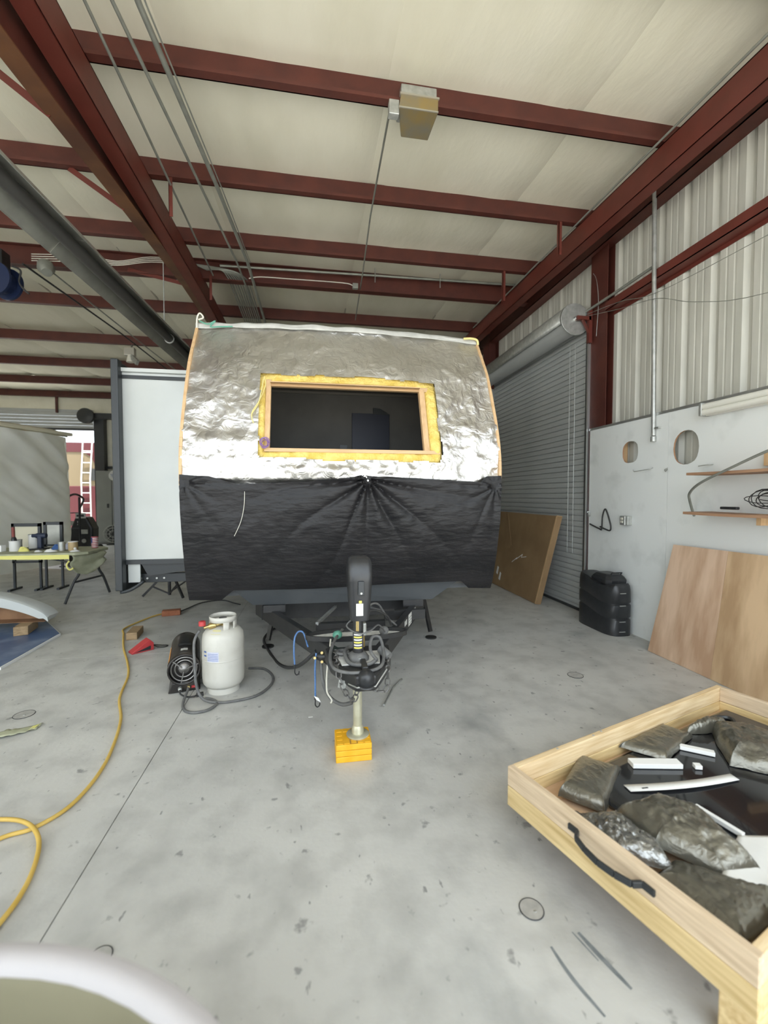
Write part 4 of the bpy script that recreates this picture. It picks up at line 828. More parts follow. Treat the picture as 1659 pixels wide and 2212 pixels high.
def bag(nm, pts, z0, h, seed, mat, lab, cat='bag', flat=1.0, wr=1.0):
    n = 132; P = smoothpath([(x, y, 0) for x, y in pts], max(2, n//len(pts)), closed=True); P = [P[i] for i in range(len(P))]; n = len(P)
    c = sum(P, Vector((0, 0, 0)))/n; V = []; F = []; RN = 36
    for r in range(RN+1):
        t = r/RN
        for p in P:
            q = c+(p-c)*t; hz = h*(1-t**(3.0*flat))**.6 if t < 1 else 0
            wv = wr*(.16*h+.005)*(ridge(q.x, q.y, seed, 7)-.4)*(1-t**6) + wr*(.009*(ridge(q.x*1.4, q.y*.8, seed+3, 20)-.4)+.004*(ridge(q.x, q.y, seed+5, 45)-.4))*(1-t**12)
            V.append((q.x+.004*nz3(q.x, q.y, seed+1, 20), q.y+.004*nz3(q.y, q.x, seed+2, 20), z0+max(.003, hz+wv) if t < 1 else z0+.002+.004*abs(nz3(q.x, q.y, seed, 30))))
    for r in range(RN):
        for k in range(n): F.append((r*n+k, r*n+(k+1) % n, (r+1)*n+(k+1) % n, (r+1)*n+k))
    o_ = MB()._add(V, F+[tuple(RN*n+k for k in range(n))[::-1]]).build(nm, mat, smooth=True); return tag(o_, lab, cat, 'plastic bags in the crate')
zt = .228
def sq(pts, k=.0):      # keep corners crisp: doubled corner points
    out = []
    for i, p in enumerate(pts):
        a = pts[i-1]; b = pts[(i+1) % len(pts)]; out += [(p[0]+(a[0]-p[0])*.06, p[1]+(a[1]-p[1])*.06), (p[0]+(b[0]-p[0])*.06, p[1]+(b[1]-p[1])*.06)]
    return out
def at(x, y, z): return (x, y)
bag('plastic_bag', sq([(1.30, 1.905), (1.06, 1.69), (1.185, 1.56), (1.43, 1.78)]), .205, .055, 1, 'bag_grey', 'flat square grey plastic parcel at the left corner of the crate', flat=3, wr=.35)
bag('plastic_bag', sq([(1.93, 2.075), (1.56, 1.94), (1.70, 1.80), (2.0, 1.96)]), .226, .035, 2, 'bag_grey', 'thin grey plastic parcel against the far rim of the crate', flat=3, wr=.5)
bag('plastic_bag', sq([(2.20, 2.04), (2.08, 1.90), (1.97, 1.72), (2.10, 1.62), (2.28, 1.62), (2.42, 1.80), (2.33, 1.98)]), .226, .09, 3, 'bag_grey', 'big puffy dark plastic bag at the far right of the crate')
bag('plastic_bag', [(2.04, 2.02), (2.25, 2.07), (2.30, 2.03), (2.15, 1.98), (2.02, 1.99)], .226, .06, 12, 'bag_grey', 'small folded plastic bag behind the big puffy bag')
bag('plastic_bag', sq([(1.03, 1.55), (1.02, 1.44), (1.08, 1.33), (1.22, 1.25), (1.26, 1.36), (1.20, 1.52)]), .2265, .05, 4, 'bag_shiny', 'crumpled shiny plastic sheet beside the crate handle side', wr=1.6)
bag('plastic_bag', sq([(1.22, 1.53), (1.24, 1.36), (1.36, 1.20), (1.50, 1.19), (1.53, 1.34), (1.52, 1.47), (1.43, 1.57)]), .227, .085, 5, 'bag_grey', 'large wrinkled grey plastic bag in the middle of the crate', wr=1.2)
bag('plastic_bag', sq([(1.14, 1.24), (1.24, 1.28), (1.42, 1.15), (1.53, 1.10), (1.34, 1.035), (1.20, 1.0)]), .2265, .045, 6, 'bag_grey', 'grey plastic bag along the near rim of the crate', wr=.8)
def fbox(nm, p, q, w, z0, z1, lab, mat='foam_white', cat='foam strip'):
    p, q = Vector((*p, (z0+z1)/2)), Vector((*q, (z0+z1)/2)); return tag(MB().bar(p, q, w, z1-z0).build(nm, mat, bevel=.002), lab, cat)
fbox('foam_strip', (1.50, 1.80), (1.73, 1.757), .05, zt, zt+.022, 'thick white foam bar on the dark pane near the far parcel')
fbox('foam_strip', (1.85, 1.885), (1.97, 1.80), .03, zt, zt+.02, 'narrow white foam bar half under the puffy bag')
fbox('foam_piece', (1.785, 1.735), (1.815, 1.725), .028, zt, zt+.018, 'small white foam cube on the dark pane', cat='foam piece')
SP = MB().grid(lambda u, v: (1.365+.545*u, 1.655-.012*u+.045*math.sin(math.pi*u)*(-.5)+.045*(v-.5), zt+.003+.006*math.sin(math.pi*u)), 20, 2).build('paper_strip', 'paper_white', smooth=True, solid=.001); tag(SP, 'long curved white paper strip on the dark pane', 'paper')
box('print_mark', 'sticker_ink', 1.425, 1.455, 1.635, 1.642, zt+.0062, zt+.0068, SP)
fbox('card_strip', (1.555, 1.50), (1.60, 1.335), .018, zt+.002, zt+.02, 'white card edge strip right of the wrinkled bag', 'paper_white', 'card')
PP = MB().grid(lambda u, v: (1.58-.27*v+.36*u, 1.34-.17*v-.10*u+.02*u*v, zt+.012+.02*math.sin(5*u+2*v)*u+.012*v), 16, 16).build('paper_sheet', 'paper_white', smooth=True, solid=.001); tag(PP, 'crumpled white paper sheet at the right side of the crate', 'paper')

# ------------------------------------------------------------------ on the ceiling
LF = T('high_bay_lamp', (.85, 3.35, 4.3), 'square brass-toned high-bay lamp housing on the first purlin', 'lamp')
MB().box(.70, .985, 3.385, 3.60, 4.60, 4.72).build('ballast_box', 'galv', LF, bevel=.006)
MB()._add([(.672, 3.345, 4.50), (.985, 3.345, 4.50), (.975, 3.62, 4.505), (.745, 3.62, 4.505), (.69, 3.355, 4.61), (.99, 3.355, 4.61), (.985, 3.62, 4.61), (.735, 3.62, 4.61)],
    [(0, 3, 2, 1), (4, 5, 6, 7), (0, 1, 5, 4), (1, 2, 6, 5), (2, 3, 7, 6), (3, 0, 4, 7)]).build('housing', 'fixture_gold', LF, bevel=.006)
MB().box(.685, .995, 3.345, 3.36, 4.605, 4.618).build('frame_lip', 'conduit_bright', LF)
MB().box(.672, .985, 3.338, 3.346, 4.497, 4.507).build('frame_lip', 'conduit_bright', LF)
box('junction_box', 'galv', .60, .68, 3.36, 3.42, 4.46, 4.57, LF, bevel=.006)
cz = lambda Y, d=.27: ceil(Y)-d
def pipe(nm, pts, r, mat, lab, grp=None): return tag(tube(nm, mat, pts, r), lab, 'pipe', grp)
pipe('ceiling_conduit', [(-1.335, -1, cz(-1)), (-1.335, 2.98, cz(2.98)), (-1.35, 6.45, cz(6.45))], .011, 'conduit', 'thin grey conduit under the purlins nearest the left channel beam', 'ceiling conduits')
pipe('ceiling_conduit', [(-1.30, -1, cz(-1)), (-1.17, 2.95, cz(2.95)), (-.96, 6.0, cz(6)), (-.92, 7.6, cz(7.6)), (-.91, 9.5, cz(9.5))], .013, 'conduit', 'thin grey conduit under the purlins, middle one of three', 'ceiling conduits')
pipe('ceiling_conduit', [(-1.13, -1, cz(-1)), (-1.017, 2.93, cz(2.93)), (-.90, 4.56, cz(4.56)), (-.82, 6.0, cz(6)), (-.80, 9.5, cz(9.5))], .021, 'conduit', 'thickest grey conduit under the purlins, beside a thin twin', 'ceiling conduits')
pipe('ceiling_conduit', [(-1.085, -1, cz(-1)), (-.975, 2.93, cz(2.93)), (-.86, 4.56, cz(4.56)), (-.785, 6.0, cz(6))], .006, 'conduit', 'very thin wire pipe right beside the thickest conduit', 'ceiling conduits')
for k in range(9):
    x = -1.16+.034*k
    pipe('ceiling_conduit', smoothpath([(-1.45-.02*k, 6.50, 4.70+.008*k), (-1.25+.02*k, 6.47, 4.70), (x-.02, 6.55+.01*k, 4.655), (x, 6.8, 4.625), (x, 8.3, cz(8.3)), (x, 9.6, cz(9.6))], 5), .010, 'conduit', 'grey conduit, %s from the left in the tight bundle bending at the girder' % ['first', 'second', 'third', 'fourth', 'fifth', 'sixth', 'seventh', 'eighth', 'ninth'][k], 'bundled conduits')
pipe('ceiling_conduit', [(.62, 3.40, 4.50), (.62, 3.46, 4.55), (.65, 4.8, cz(4.8, .225)), (.72, 6.2, cz(6.2, .225)), (.78, 7.8, cz(7.8, .225))], .009, 'conduit', 'thin conduit running back from the high-bay lamp', 'ceiling conduits')
pipe('girder_pipe', [(-1.25, 6.42, 4.735), (1, 6.42, 4.78), (3.2, 6.42, 4.815)], .017, 'conduit', 'long grey pipe running along the girder face', 'girder pipes')
pipe('girder_pipe', smoothpath([(-.86, 6.40, 4.58), (-.70, 6.40, 4.615), (-.3, 6.40, 4.62), (.45, 6.40, 4.625), (.60, 6.40, 4.60)], 4), .009, 'conduit_bright', 'short bright conduit below the girder ending at a small box', 'girder pipes')
tag(box('junction_box', 'conduit', .60, .68, 6.37, 6.43, 4.555, 4.625, bevel=.004), 'small square junction box below the girder', 'junction box')
for x, w in ((.93, 'left'), (1.92, 'right')): tag(MB().lathe([(.006, 0), (.006, .22)], (x, 6.38, 4.66), (0, 0, 1), 6).build('hanger_rod', 'galv'), 'thin hanger rod crossing the girder pipe, %s one' % w, 'rod', 'hanger rods')
for k in range(4): pipe('girder_pipe', smoothpath([(-3.62, 6.46, 4.70-.028*k), (-2.95, 6.40, 4.705-.028*k), (-2.55, 6.38, 4.66-.028*k+.01*k), (-2.15, 6.40, 4.76-.022*k), (-1.7, 6.42, 4.77-.02*k)], 5), .007, 'conduit_bright', 'bright bent conduit along the girder at left, %s of four' % ['topmost', 'second from top', 'third from top', 'lowest'][k], 'bright girder conduits')
pipe('beam_conduit', [(2.955, 0, cz(0, .20)), (2.95, 4.1, cz(4.1, .24)), (2.96, 7.7, cz(7.7, .26))], .010, 'conduit', 'thin conduit along the left face of the right channel beam', 'ceiling conduits')
# radiant tube heater
def hx(Y): return -1.93+.048*(Y-3.2)
RH = T('tube_heater', (hx(5), 5, 3.5), 'long grey radiant tube heater with folded reflector under the roof', 'heater')
for y0, y1, s_ in ((.6, 4.05, 1.03), (3.95, 6.05, 1.0), (5.95, 8.4, 1.02)):
    m = MB(); V = []
    pr = [(-.185, -.01), (-.18, .0), (-.095, .105), (.095, .105), (.18, .0), (.185, -.01)]
    for y in (y0, y1): V += [(hx(y)+a*s_, y, 3.50+b*s_) for a, b in pr]
    m._add(V, [(i, i+1, 7+i, 6+i) for i in range(5)]); m.build('reflector', 'reflector', RH, solid=.004)
tube('radiant_tube', 'tube_dark', [(hx(.6), .6, 3.54), (hx(8.4), 8.4, 3.54)], .05, RH, 16)
for y in (3.0, 5.98, 7.6):
    P = [(hx(y)+.055*math.cos(a), y, 3.54+.055*math.sin(a)) for a in [2*math.pi*k/16 for k in range(16)]]; MB().tube(P, .008, 5, closed=True).build('tube_clamp', 'alu', RH, smooth=True)
for y in (2.3, 5.82, 7.95): tube('hanger_chain', 'galv', [(hx(y), y, 3.60), (hx(y), y, 4.6)], .006, RH, 5)
# hose reel, cables and lamp over the left bay
HRl = T('hose_reel', (-3.9, 6.35, 4.2), 'blue hose reel hung from the girder at the left edge', 'hose reel')
MB().lathe([(.05, -.10), (.20, -.10), (.20, -.07), (.13, -.07), (.13, .07), (.20, .07), (.20, .10), (.05, .10)], (-3.90, 6.35, 4.27), (.25, 1, 0), 26).build('drum', 'reel_blue', HRl, smooth=True)
MB().box(-3.96, -3.84, 6.25, 6.42, 4.40, 4.64).build('mount', 'black_paint', HRl, bevel=.01)
tube('reel_hose', 'hose_red', [(-3.905, 6.22, 4.12), (-3.915, 6.22, 3.0), (-3.93, 6.22, 1.9)], .012, HRl)
tube('reel_cable', 'rubber', smoothpath([(-3.75, 6.3, 4.45), (-3.66, 6.3, 4.40), (-3.68, 6.3, 4.26), (-3.62, 6.3, 4.16), (-3.57, 6.3, 4.12)], 5), .012, HRl)
MB().lathe([(.09, -.07), (.10, 0), (.06, .08)], (-3.42, 6.4, 4.50), (.4, -.5, -1), 14).build('cable_drum', 'conduit', HRl, smooth=True)
pipe('roof_cable', [(-3.72, 6.45, 4.56), (-3.55, 9.0, 4.60), (-3.45, 12.2, 4.62)], .013, 'rubber', 'black cable strung back from the hose reel under the purlins', 'roof cables')
pipe('roof_cable', [(-3.40, 6.45, 4.50), (-3.38, 9.9, 4.62), (-3.2, 13, 4.62)], .010, 'conduit', 'grey cable strung back beside the black cable', 'roof cables')
FLp = T('flood_lamp', (-3.70, 9.75, 4.3), 'small grey motion lamp hanging from a purlin above the slide-out', 'lamp')
MB().box(-3.80, -3.60, 9.70, 9.82, 4.42, 4.58).build('box', 'conduit_bright', FLp, bevel=.01); MB().lathe([(.05, 0), (.075, -.12), (.07, -.13)], (-3.70, 9.76, 4.42), (0, 0, 1), 16).build('lamp_head', 'wire_white', FLp, smooth=True)
MB().bar((-3.68, 9.75, 4.42), (-3.50, 9.6, 4.24), .05, .10).build('lamp_visor', 'galv', FLp); tube('lamp_stem', 'galv', [(-3.70, 9.78, 4.56), (-3.70, 9.9, 4.70)], .015, FLp)

# ------------------------------------------------------------------ on the right wall
pipe('wall_conduit', [(3.44, 3.965, 4.60), (3.44, 3.945, 3.7), (3.455, 3.925, 2.14)], .021, 'galv', 'vertical grey conduit coming down the ribbed metal wall', 'wall pipes')
ce = T('conduit_fitting', (3.455, 3.925, 2.08), 'threaded end fitting with a strap on the vertical wall conduit', 'fitting'); MB().lathe([(.027, 0), (.027, .05), (.018, .055)], (3.455, 3.925, 2.08), (0, 0, 1), 14).build('coupling', 'galv', ce, smooth=True); box('pipe_strap', 'galv', 3.44, 3.478, 3.85, 3.90, 2.205, 2.22, ce)
pipe('wall_conduit', smoothpath([(3.455, 3.99, 3.865), (3.455, 4.10, 3.865), (3.455, 4.6, 3.862), (3.44, 5.2, 3.86)], 3), .016, 'conduit', 'horizontal conduit lying along the red wall girt', 'wall pipes')
pipe('wall_wire', smoothpath([(3.44, 5.05, 3.82), (3.42, 4.4, 3.70), (3.42, 3.88, 3.56), (3.42, 2.8, 3.50), (3.42, 1.0, 3.45)], 5), .003, 'conduit', 'thin wire strung along the ribbed wall, upper one', 'wall wires')
pipe('wall_wire', smoothpath([(3.44, 5.05, 3.80), (3.42, 4.4, 3.62), (3.42, 3.88, 3.50), (3.42, 3.43, 3.27), (3.42, 2.78, 3.06), (3.42, 1.2, 2.85)], 5), .003, 'conduit', 'thin wire sagging lower along the ribbed wall', 'wall wires')
pipe('column_cable', smoothpath([(3.48, 4.98, 4.30), (3.47, 4.90, 4.18), (3.48, 4.87, 3.9), (3.48, 4.90, 3.5)], 5), .0035, 'galv', 'pale cable dangling down the red wall column', 'wall wires')
FT = T('fluorescent_lamp', (3.42, 2.4, 2.24), 'white twin-tube fluorescent lamp along the top of the plywood wall', 'lamp')
for z in (2.305, 2.255): MB().lathe([(.026, 0), (.026, 1.75)], (3.40, 1.55, z), (0, 1, 0), 16).build('tube', 'fluoro_white', FT, smooth=True)
MB().box(3.42, 3.468, 1.52, 3.33, 2.225, 2.338).build('housing', 'fluoro_white', FT, bevel=.006); box('end_cap', 'galv', 3.37, 3.472, 3.30, 3.325, 2.225, 2.338, FT, bevel=.004)
for z, y0, lab in ((1.735, 3.24, 'upper brown wooden wall shelf with a warped edge'), (1.40, 3.265, 'lower brown wooden wall shelf carrying a wire tangle')):
    e = T('wall_shelf', (3.38, 2.3, z), lab, 'shelf', 'wall shelves')
    MB().grid(lambda u, v: (3.18+.29*v, 1.3+(y0-1.3)*u, z-.012+.006*math.sin(6*u)), 14, 2).build('board', 'shelf_wood', e, solid=-.022)
    box('shelf_bracket', 'pine_z', 3.30, 3.47, 2.70, 2.735, z-.10, z-.016, e) if z < 1.5 else box('upright', 'pine_z', 3.43, 3.47, 2.72, 2.80, z+.02, z+.13, e)
P = []
for k in range(90): a = k*.42; P.append((3.36+.045*math.cos(a*.7)+.02*math.sin(k*.23), 2.71+.10*math.cos(a)+.02*math.sin(k*.11), 1.50+.075*math.sin(a)*(.6+.4*math.sin(k*.05))))
tag(tube('wire_tangle', 'rubber', P, .0035, n=5), 'tangle of dark wire on the lower wall shelf', 'wire')
tag(MB().bar((3.28, 3.0, 1.425), (3.28, 2.86, 1.425), .035, .022).build('pocket_torch', 'black_plastic', bevel=.006), 'small black flashlight lying on the lower wall shelf', 'flashlight')
pipe('flex_conduit', smoothpath([(3.12, 2.2, 1.93), (3.14, 2.545, 1.834), (3.15, 2.809, 1.738), (3.17, 3.09, 1.63), (3.27, 3.29, 1.55), (3.36, 3.38, 1.48), (3.45, 3.42, 1.34)], 6), .0105, 'conduit', 'grey flexible conduit curving down in front of the shelves', 'wall pipes')
for i, (pts, lab) in enumerate((([(3.478, 3.95, 1.815), (3.44, 3.96, 1.80), (3.40, 4.08, 1.785), (3.40, 4.12, 1.785), (3.40, 4.13, 1.805)], 'bent wire hook on the wall under the tilted conduit end'),
                  ([(3.478, 3.76, 1.80), (3.45, 3.765, 1.785), (3.44, 3.745, 1.765), (3.44, 3.72, 1.785)], 'tiny wire hook left of the large wall hole'), ([(3.478, 3.27, 1.80), (3.43, 3.30, 1.795), (3.42, 3.36, 1.79)], 'wire hook right of the large wall hole'))):
    tag(tube('wall_hook', 'galv', smoothpath(pts, 4), .005, n=6), lab, 'hook', 'wire hooks')
OB = T('outlet_box', (3.46, 4.31, 1.2), 'grey metal outlet box with twin sockets on the plywood wall', 'outlet')
box('back_box', 'galv', 3.42, 3.478, 4.225, 4.335, 1.20, 1.30, OB, bevel=.006); box('cover_plate', 'galv', 3.402, 3.42, 4.25, 4.33, 1.198, 1.302, OB, bevel=.01)
for z in (1.222, 1.258): box('socket', 'wire_white', 3.396, 3.404, 4.272, 4.308, z, z+.026, OB, bevel=.004)
pipe('hose_loop', smoothpath([(3.46, 4.93, 1.17), (3.44, 4.72, 1.125), (3.43, 4.665, 1.13), (3.42, 4.64, 1.28), (3.42, 4.60, 1.365), (3.42, 4.56, 1.33), (3.42, 4.495, 1.18), (3.43, 4.52, 1.12), (3.44, 4.62, 1.13), (3.45, 4.72, 1.15)], 6), .009, 'rubber', 'black hose hook loop on the plywood wall near the door', 'wall pipes')
tag(MB().bar((3.47, 4.97, 1.30), (3.40, 4.88, 1.32), .03, .02).bar((3.40, 4.88, 1.32), (3.40, 4.86, 1.27), .02, .02).build('door_latch', 'galv'), 'small grey latch on the roll-up door track', 'latch')

# ------------------------------------------------------------------ left bay and background
# wrapped trailer
u1 = Vector((.35, .937, 0)); u2 = Vector((.937, -.35, 0)); W0 = Vector((-5.02, 10.0, 0))   # far right-hand corner
WT = T('wrapped_trailer', W0-u1*3-u2*1.2, 'trailer wrapped in wrinkled translucent plastic film in the left bay', 'trailer')
def wp(s, z, out=0): return W0-u1*s+u2*out+Vector((0, 0, z))
def wrap_pt(u, v):
    s = 7.2*u; z = .12+2.62*v
    dg = (s*.75+z)*2.2
    o_ = .17*ridge((s*.8+z*.6)*.22, (z*.8-s*.6)*1.6, 1, 1.0)+.03*nz3(s, z, 3, 3)+(-.12*math.exp(-s/.10))+.25*max(0, (.55-z))*1.0*(1-min(1, s/3))*0
    if z < .55: o_ -= .10*(.55-z)/.4
    return wp(s, z, o_)
MB().grid(wrap_pt, 120, 60).build('side_film', 'plastic_wrap', WT, smooth=True)
MB().grid(lambda u, v: wp(-.06-.04*math.sin(math.pi*v), .12+2.62*v, -.12-2.3*u)+.04*u1*nz3(u*5, v*5, 2, 1), 16, 24).build('end_film', 'plastic_wrap', WT, smooth=True)
MB().grid(lambda u, v: wp(7.2*u, 2.74+.20*min(1, v*5)**.5, -2.4*v+.03), 10, 12).build('top_cap', 'wrap_cap', WT, smooth=True)
MB().obox(wp(3.6, 2.80, .06), u1*3.62, u2*.05, (0, 0, .035)).build('roof_rail', 'wrap_cap', WT, bevel=.02)
for s in (1.9, 2.9): MB().lathe([(.15, -.09), (.30, -.09), (.33, 0), (.30, .09), (.15, .09)], wp(s, .33, -.35), u2, 22).build('wheel', 'rubber', WT, smooth=True)
# paint table
TBL = T('folding_table', (-3.9, 7.0, 0), 'long folding table draped with khaki masking paper and cluttered with supplies', 'table')
tc = [(-5.6, 6.62), (-3.30, 6.66), (-3.18, 6.78), (-3.15, 7.32), (-3.28, 7.50), (-5.6, 7.54)]
MB().prism(tc, lambda u, v, t: (u, v, t), .685, .725).build('table_top', 'paper_khaki', TBL, bevel=.008)
MB().grid(lambda u, v: (-5.5+2.15*u, 6.615+.002*u, .655+.05*v+.012*math.sin(5*u)*(1-v)), 20, 2).build('masking_edge', 'tape_yellow', TBL, solid=.002)
MB().grid(lambda u, v: (-3.33+.22*u+.02*math.sin(8*v), 6.64+.62*u*.8-.02*v, .69-.30*v*(.55+.45*math.sin(3.1*u+.3))-.02*nz3(u*5, v*5, 0, 1)), 14, 10).build('paper_drape', 'paper_khaki', TBL, smooth=True, solid=.002)
tube('tape_curl', 'tape_yellow', smoothpath([(-3.34, 6.60, .62), (-3.37, 6.59, .56), (-3.33, 6.58, .50), (-3.28, 6.58, .52)], 5), .012, TBL, 6)
for pts in ([(-3.34, 6.80, .68), (-3.30, 6.76, .42), (-3.34, 6.70, .30), (-3.42, 6.62, .012)], [(-3.28, 7.20, .68), (-3.24, 7.20, .42), (-3.20, 7.26, .28), (-3.16, 7.36, .012)]): tube('leg', 'dark_metal', smoothpath(pts, 5), .018, TBL, 8)
MB().bar((-3.33, 6.71, .30), (-3.20, 7.25, .30), .02, .025).build('leg_brace', 'dark_metal', TBL); MB().bar((-3.32, 6.98, .5), (-4.1, 6.98, .68), .02, .02).build('leg_brace', 'dark_metal', TBL)
for y in (6.75, 7.2): tube('leg', 'dark_metal', [(-5.3, y, .68), (-5.38, y, .012)], .018, TBL, 8)
def pot(nm, x, y, r, h, mat, lab, cat, lid=None, z=.726):
    e = T(nm, (x, y, z), lab, cat); MB().lathe([(r*.96, 0), (r, .01), (r, h*.92), (r*1.04, h*.93), (r*1.04, h)], (x, y, z), (0, 0, 1), 20).build('body', mat, e, smooth=True)
    if lid: MB().lathe([(r*1.06, h), (r*1.06, h*1.05), (r*.9, h*1.08)], (x, y, z), (0, 0, 1), 20).build('lid', lid, e, smooth=True)
    return e
e = pot('plastic_tub', -4.245, 7.0, .068, .15, 'cup_white', 'white plastic tub with a brush standing in it on the table', 'tub')
tube('brush_handle', 'hose_red', [(-4.26, 7.0, .88), (-4.27, 7.01, 1.07)], .020, e); MB().lathe([(.038, 0), (.03, .05), (.022, .07)], (-4.255, 7.0, .86), (-.1, 0, 1), 12).build('brush_ferrule', 'black_plastic', e)
pot('paint_can', -4.20, 7.36, .072, .20, 'cup_white', 'tall white paint can at the back of the table', 'can', 'alu'); pot('paint_can', -4.42, 7.32, .07, .14, 'alu', 'open metal paint can behind the white tub', 'can')
pot('mixing_tub', -3.46, 6.95, .062, .125, 'tub_amber', 'amber filled clear mixing tub near the table end', 'tub', 'cup_white'); pot('spray_jar', -3.60, 6.93, .045, .13, 'galv', 'translucent grey spray jar beside the amber tub', 'jar')
e = pot('flag_cup', -3.32, 7.28, .045, .17, 'flag_red', 'tall tumbler with red and white stripes and blue field on the table end', 'cup')
for k in range(6): MB().lathe([(.0462, .012+.026*k), (.0462, .024+.026*k)], (-3.32, 7.28, .726), (0, 0, 1), 18, cap=False).build('stripe', 'cup_white', e, smooth=True)
MB().grid(lambda u, v: (-3.32+.047*math.sin(-1.5+1.2*u), 7.28-.047*math.cos(-1.5+1.2*u), .80+.085*v), 8, 1).build('blue_field', 'flag_blue', e)
HG = T('heat_gun', (-4.03, 7.2, .726), 'dark navy heat gun standing on the table beside the paint can', 'heat gun')
MB().box(-4.05, -3.99, 7.15, 7.23, .74, .93).build('grip', 'gun_navy', HG, bevel=.015); MB().lathe([(.035, 0), (.04, .03), (.04, .12), (.025, .15), (.025, .19)], (-3.94, 7.19, .93), (-1, 0, 0), 16).build('barrel', 'gun_navy', HG, smooth=True); MB().prism([(-4.14, 7.08), (-3.93, 7.08), (-3.93, 7.26), (-4.08, 7.26)], lambda u, v, t: (u, v, t), .727, .745).build('foot', 'black_plastic', HG, bevel=.005)
for x, y, sx_, sz, mt, lab in ((-3.86, 6.85, .05, .03, 'cup_white', 'small white folded rag on the table front edge'), (-3.70, 6.84, .08, .045, 'paper_white', 'white paper bundle on the table beside the rag'), (-3.76, 7.15, .10, .085, 'cap_blue', 'crumpled blue cloth at the middle of the table'), (-3.62, 7.12, .08, .10, 'label_blue', 'pale blue plastic wrapper behind the spray jar'), (-3.36, 6.80, .07, .03, 'cup_white', 'flat white lid on the table end'), (-4.10, 6.95, .075, .075, 'tape_yellow', 'yellow crumpled tape on the table beside the white tub')):
    V = []; F = []; n = 18; R = 6
    for r in range(R+1):
        for k in range(n):
            t = r/R; a = 2*math.pi*k/n; rr = sx_*t*(1+.25*nz3(math.cos(a), math.sin(a), x*9, 1)); V.append((x+rr*math.cos(a), y+.7*rr*math.sin(a), .7265+sz*max(0, (1-t**3))*(.7+.5*nz3(rr*20, a, x, 1))))
    for r in range(R):
        for k in range(n): F.append((r*n+k, r*n+(k+1) % n, (r+1)*n+(k+1) % n, (r+1)*n+k))
    tag(MB()._add(V, F).build('crumpled_cloth' if 'cloth' in lab or 'rag' in lab else 'loose_wrapper', mt, smooth=True), lab, 'cloth' if 'cloth' in lab or 'rag' in lab else 'wrapper', 'loose bits on the table')
tag(MB().lathe([(0, 0), (.018, .008), (.02, .02), (.012, .034), (0, .038)], (-3.36, 6.80, .752), (0, 0, 1), 12).build('knob_cap', 'cup_white', smooth=True), 'small round white cap on top of the flat lid', 'cap')
tag(box('carton', 'paper_white', -4.60, -4.36, 6.90, 7.0, .7265, .82, bevel=.004), 'small pale carton at the left end of the visible table', 'carton')
# two black framed panels behind the table
for x0, x1, y, z0, z1, lab in ((-4.78, -4.36, 7.82, .44, 1.08, 'black framed stand panel behind the paint cans'), (-4.34, -4.06, 7.86, .70, 1.10, 'black framed glossy panel right of the other frame')):
    e = T('framed_stand', ((x0+x1)/2, y, 0), lab, 'frame', 'black framed stands')
    for a in ((x0, x0+.04, z0, z1), (x1-.04, x1, z0, z1), (x0, x1, z1-.05, z1), (x0, x1, z0, z0+.03)): box('frame_bar', 'trim_black', a[0], a[1], y-.02, y+.02, a[2], a[3], e)
    box('panel', 'wrap_cap' if x0 < -4.5 else 'reflector', x0+.03, x1-.03, y, y+.01, z0+.20 if x0 < -4.5 else z0+.03, z1-.05, e)
    for x in (x0+.02, x1-.02):
        box('leg', 'trim_black', x-.015, x+.015, y-.015, y+.015, 0.0, z0, e); box('foot', 'trim_black', x-.02, x+.02, y-.15, y+.15, 0.0, .03, e)
# hand truck and pressure washer
HTk = T('hand_truck', (-5.2, 10.4, 0), 'tall black hand truck standing by the wrapped trailer end', 'hand truck')
tube('frame_tube', 'black_paint', smoothpath([(-5.30, 10.5, .05), (-5.29, 10.5, 1.40), (-5.26, 10.5, 1.53), (-5.15, 10.5, 1.56), (-5.03, 10.5, 1.50), (-5.0, 10.5, 1.42), (-5.08, 10.5, 1.25)], 5), .022, HTk); tube('frame_tube', 'black_paint', [(-5.13, 10.6, 1.5), (-5.13, 10.6, .05)], .022, HTk)
for z in (.4, .8, 1.15): MB().bar((-5.29, 10.52, z), (-5.13, 10.58, z), .02, .02).build('rung', 'black_paint', HTk)
for x in (-5.34, -5.08): MB().lathe([(.04, -.03), (.12, -.03), (.12, .03), (.04, .03)], (x, 10.62, .12), (1, 0, 0), 16).build('wheel', 'rubber', HTk, smooth=True)
MB().prism([(-5.36, 10.2), (-5.05, 10.2), (-5.05, 10.5), (-5.36, 10.5)], lambda u, v, t: (u, v, t), .0, .02).build('toe_plate', 'black_paint', HTk)
PWs = T('pressure_washer', (-5.45, 11.5, 0), 'black wheeled pressure washer in front of the maroon vehicle', 'pressure washer')
MB().prism([(-5.72, .12), (-5.25, .12), (-5.22, .75), (-5.35, 1.02), (-5.60, 1.02), (-5.72, .7)], lambda u, v, t: (u, t, v), 11.35, 11.7).build('engine_body', 'black_plastic', PWs, bevel=.04)
box('engine_label', 'cup_white', -5.58, -5.36, 11.33, 11.36, .99, 1.12, PWs, bevel=.01); box('label_print', 'sticker_ink', -5.55, -5.39, 11.325, 11.331, 1.03, 1.08, PWs); box('front_panel', 'galv', -5.50, -5.32, 11.33, 11.36, .62, .72, PWs)
for x in (-5.75, -5.20): MB().lathe([(.05, -.04), (.17, -.04), (.17, .04), (.05, .04)], (x, 11.6, .17), (1, 0, 0), 18).build('wheel', 'rubber', PWs, smooth=True)
MB().lathe([(0, -.02), (.05, -.01), (.05, 0)], (-5.40, 11.33, .45), (0, 1, 0), 14).build('dial', 'galv', PWs)
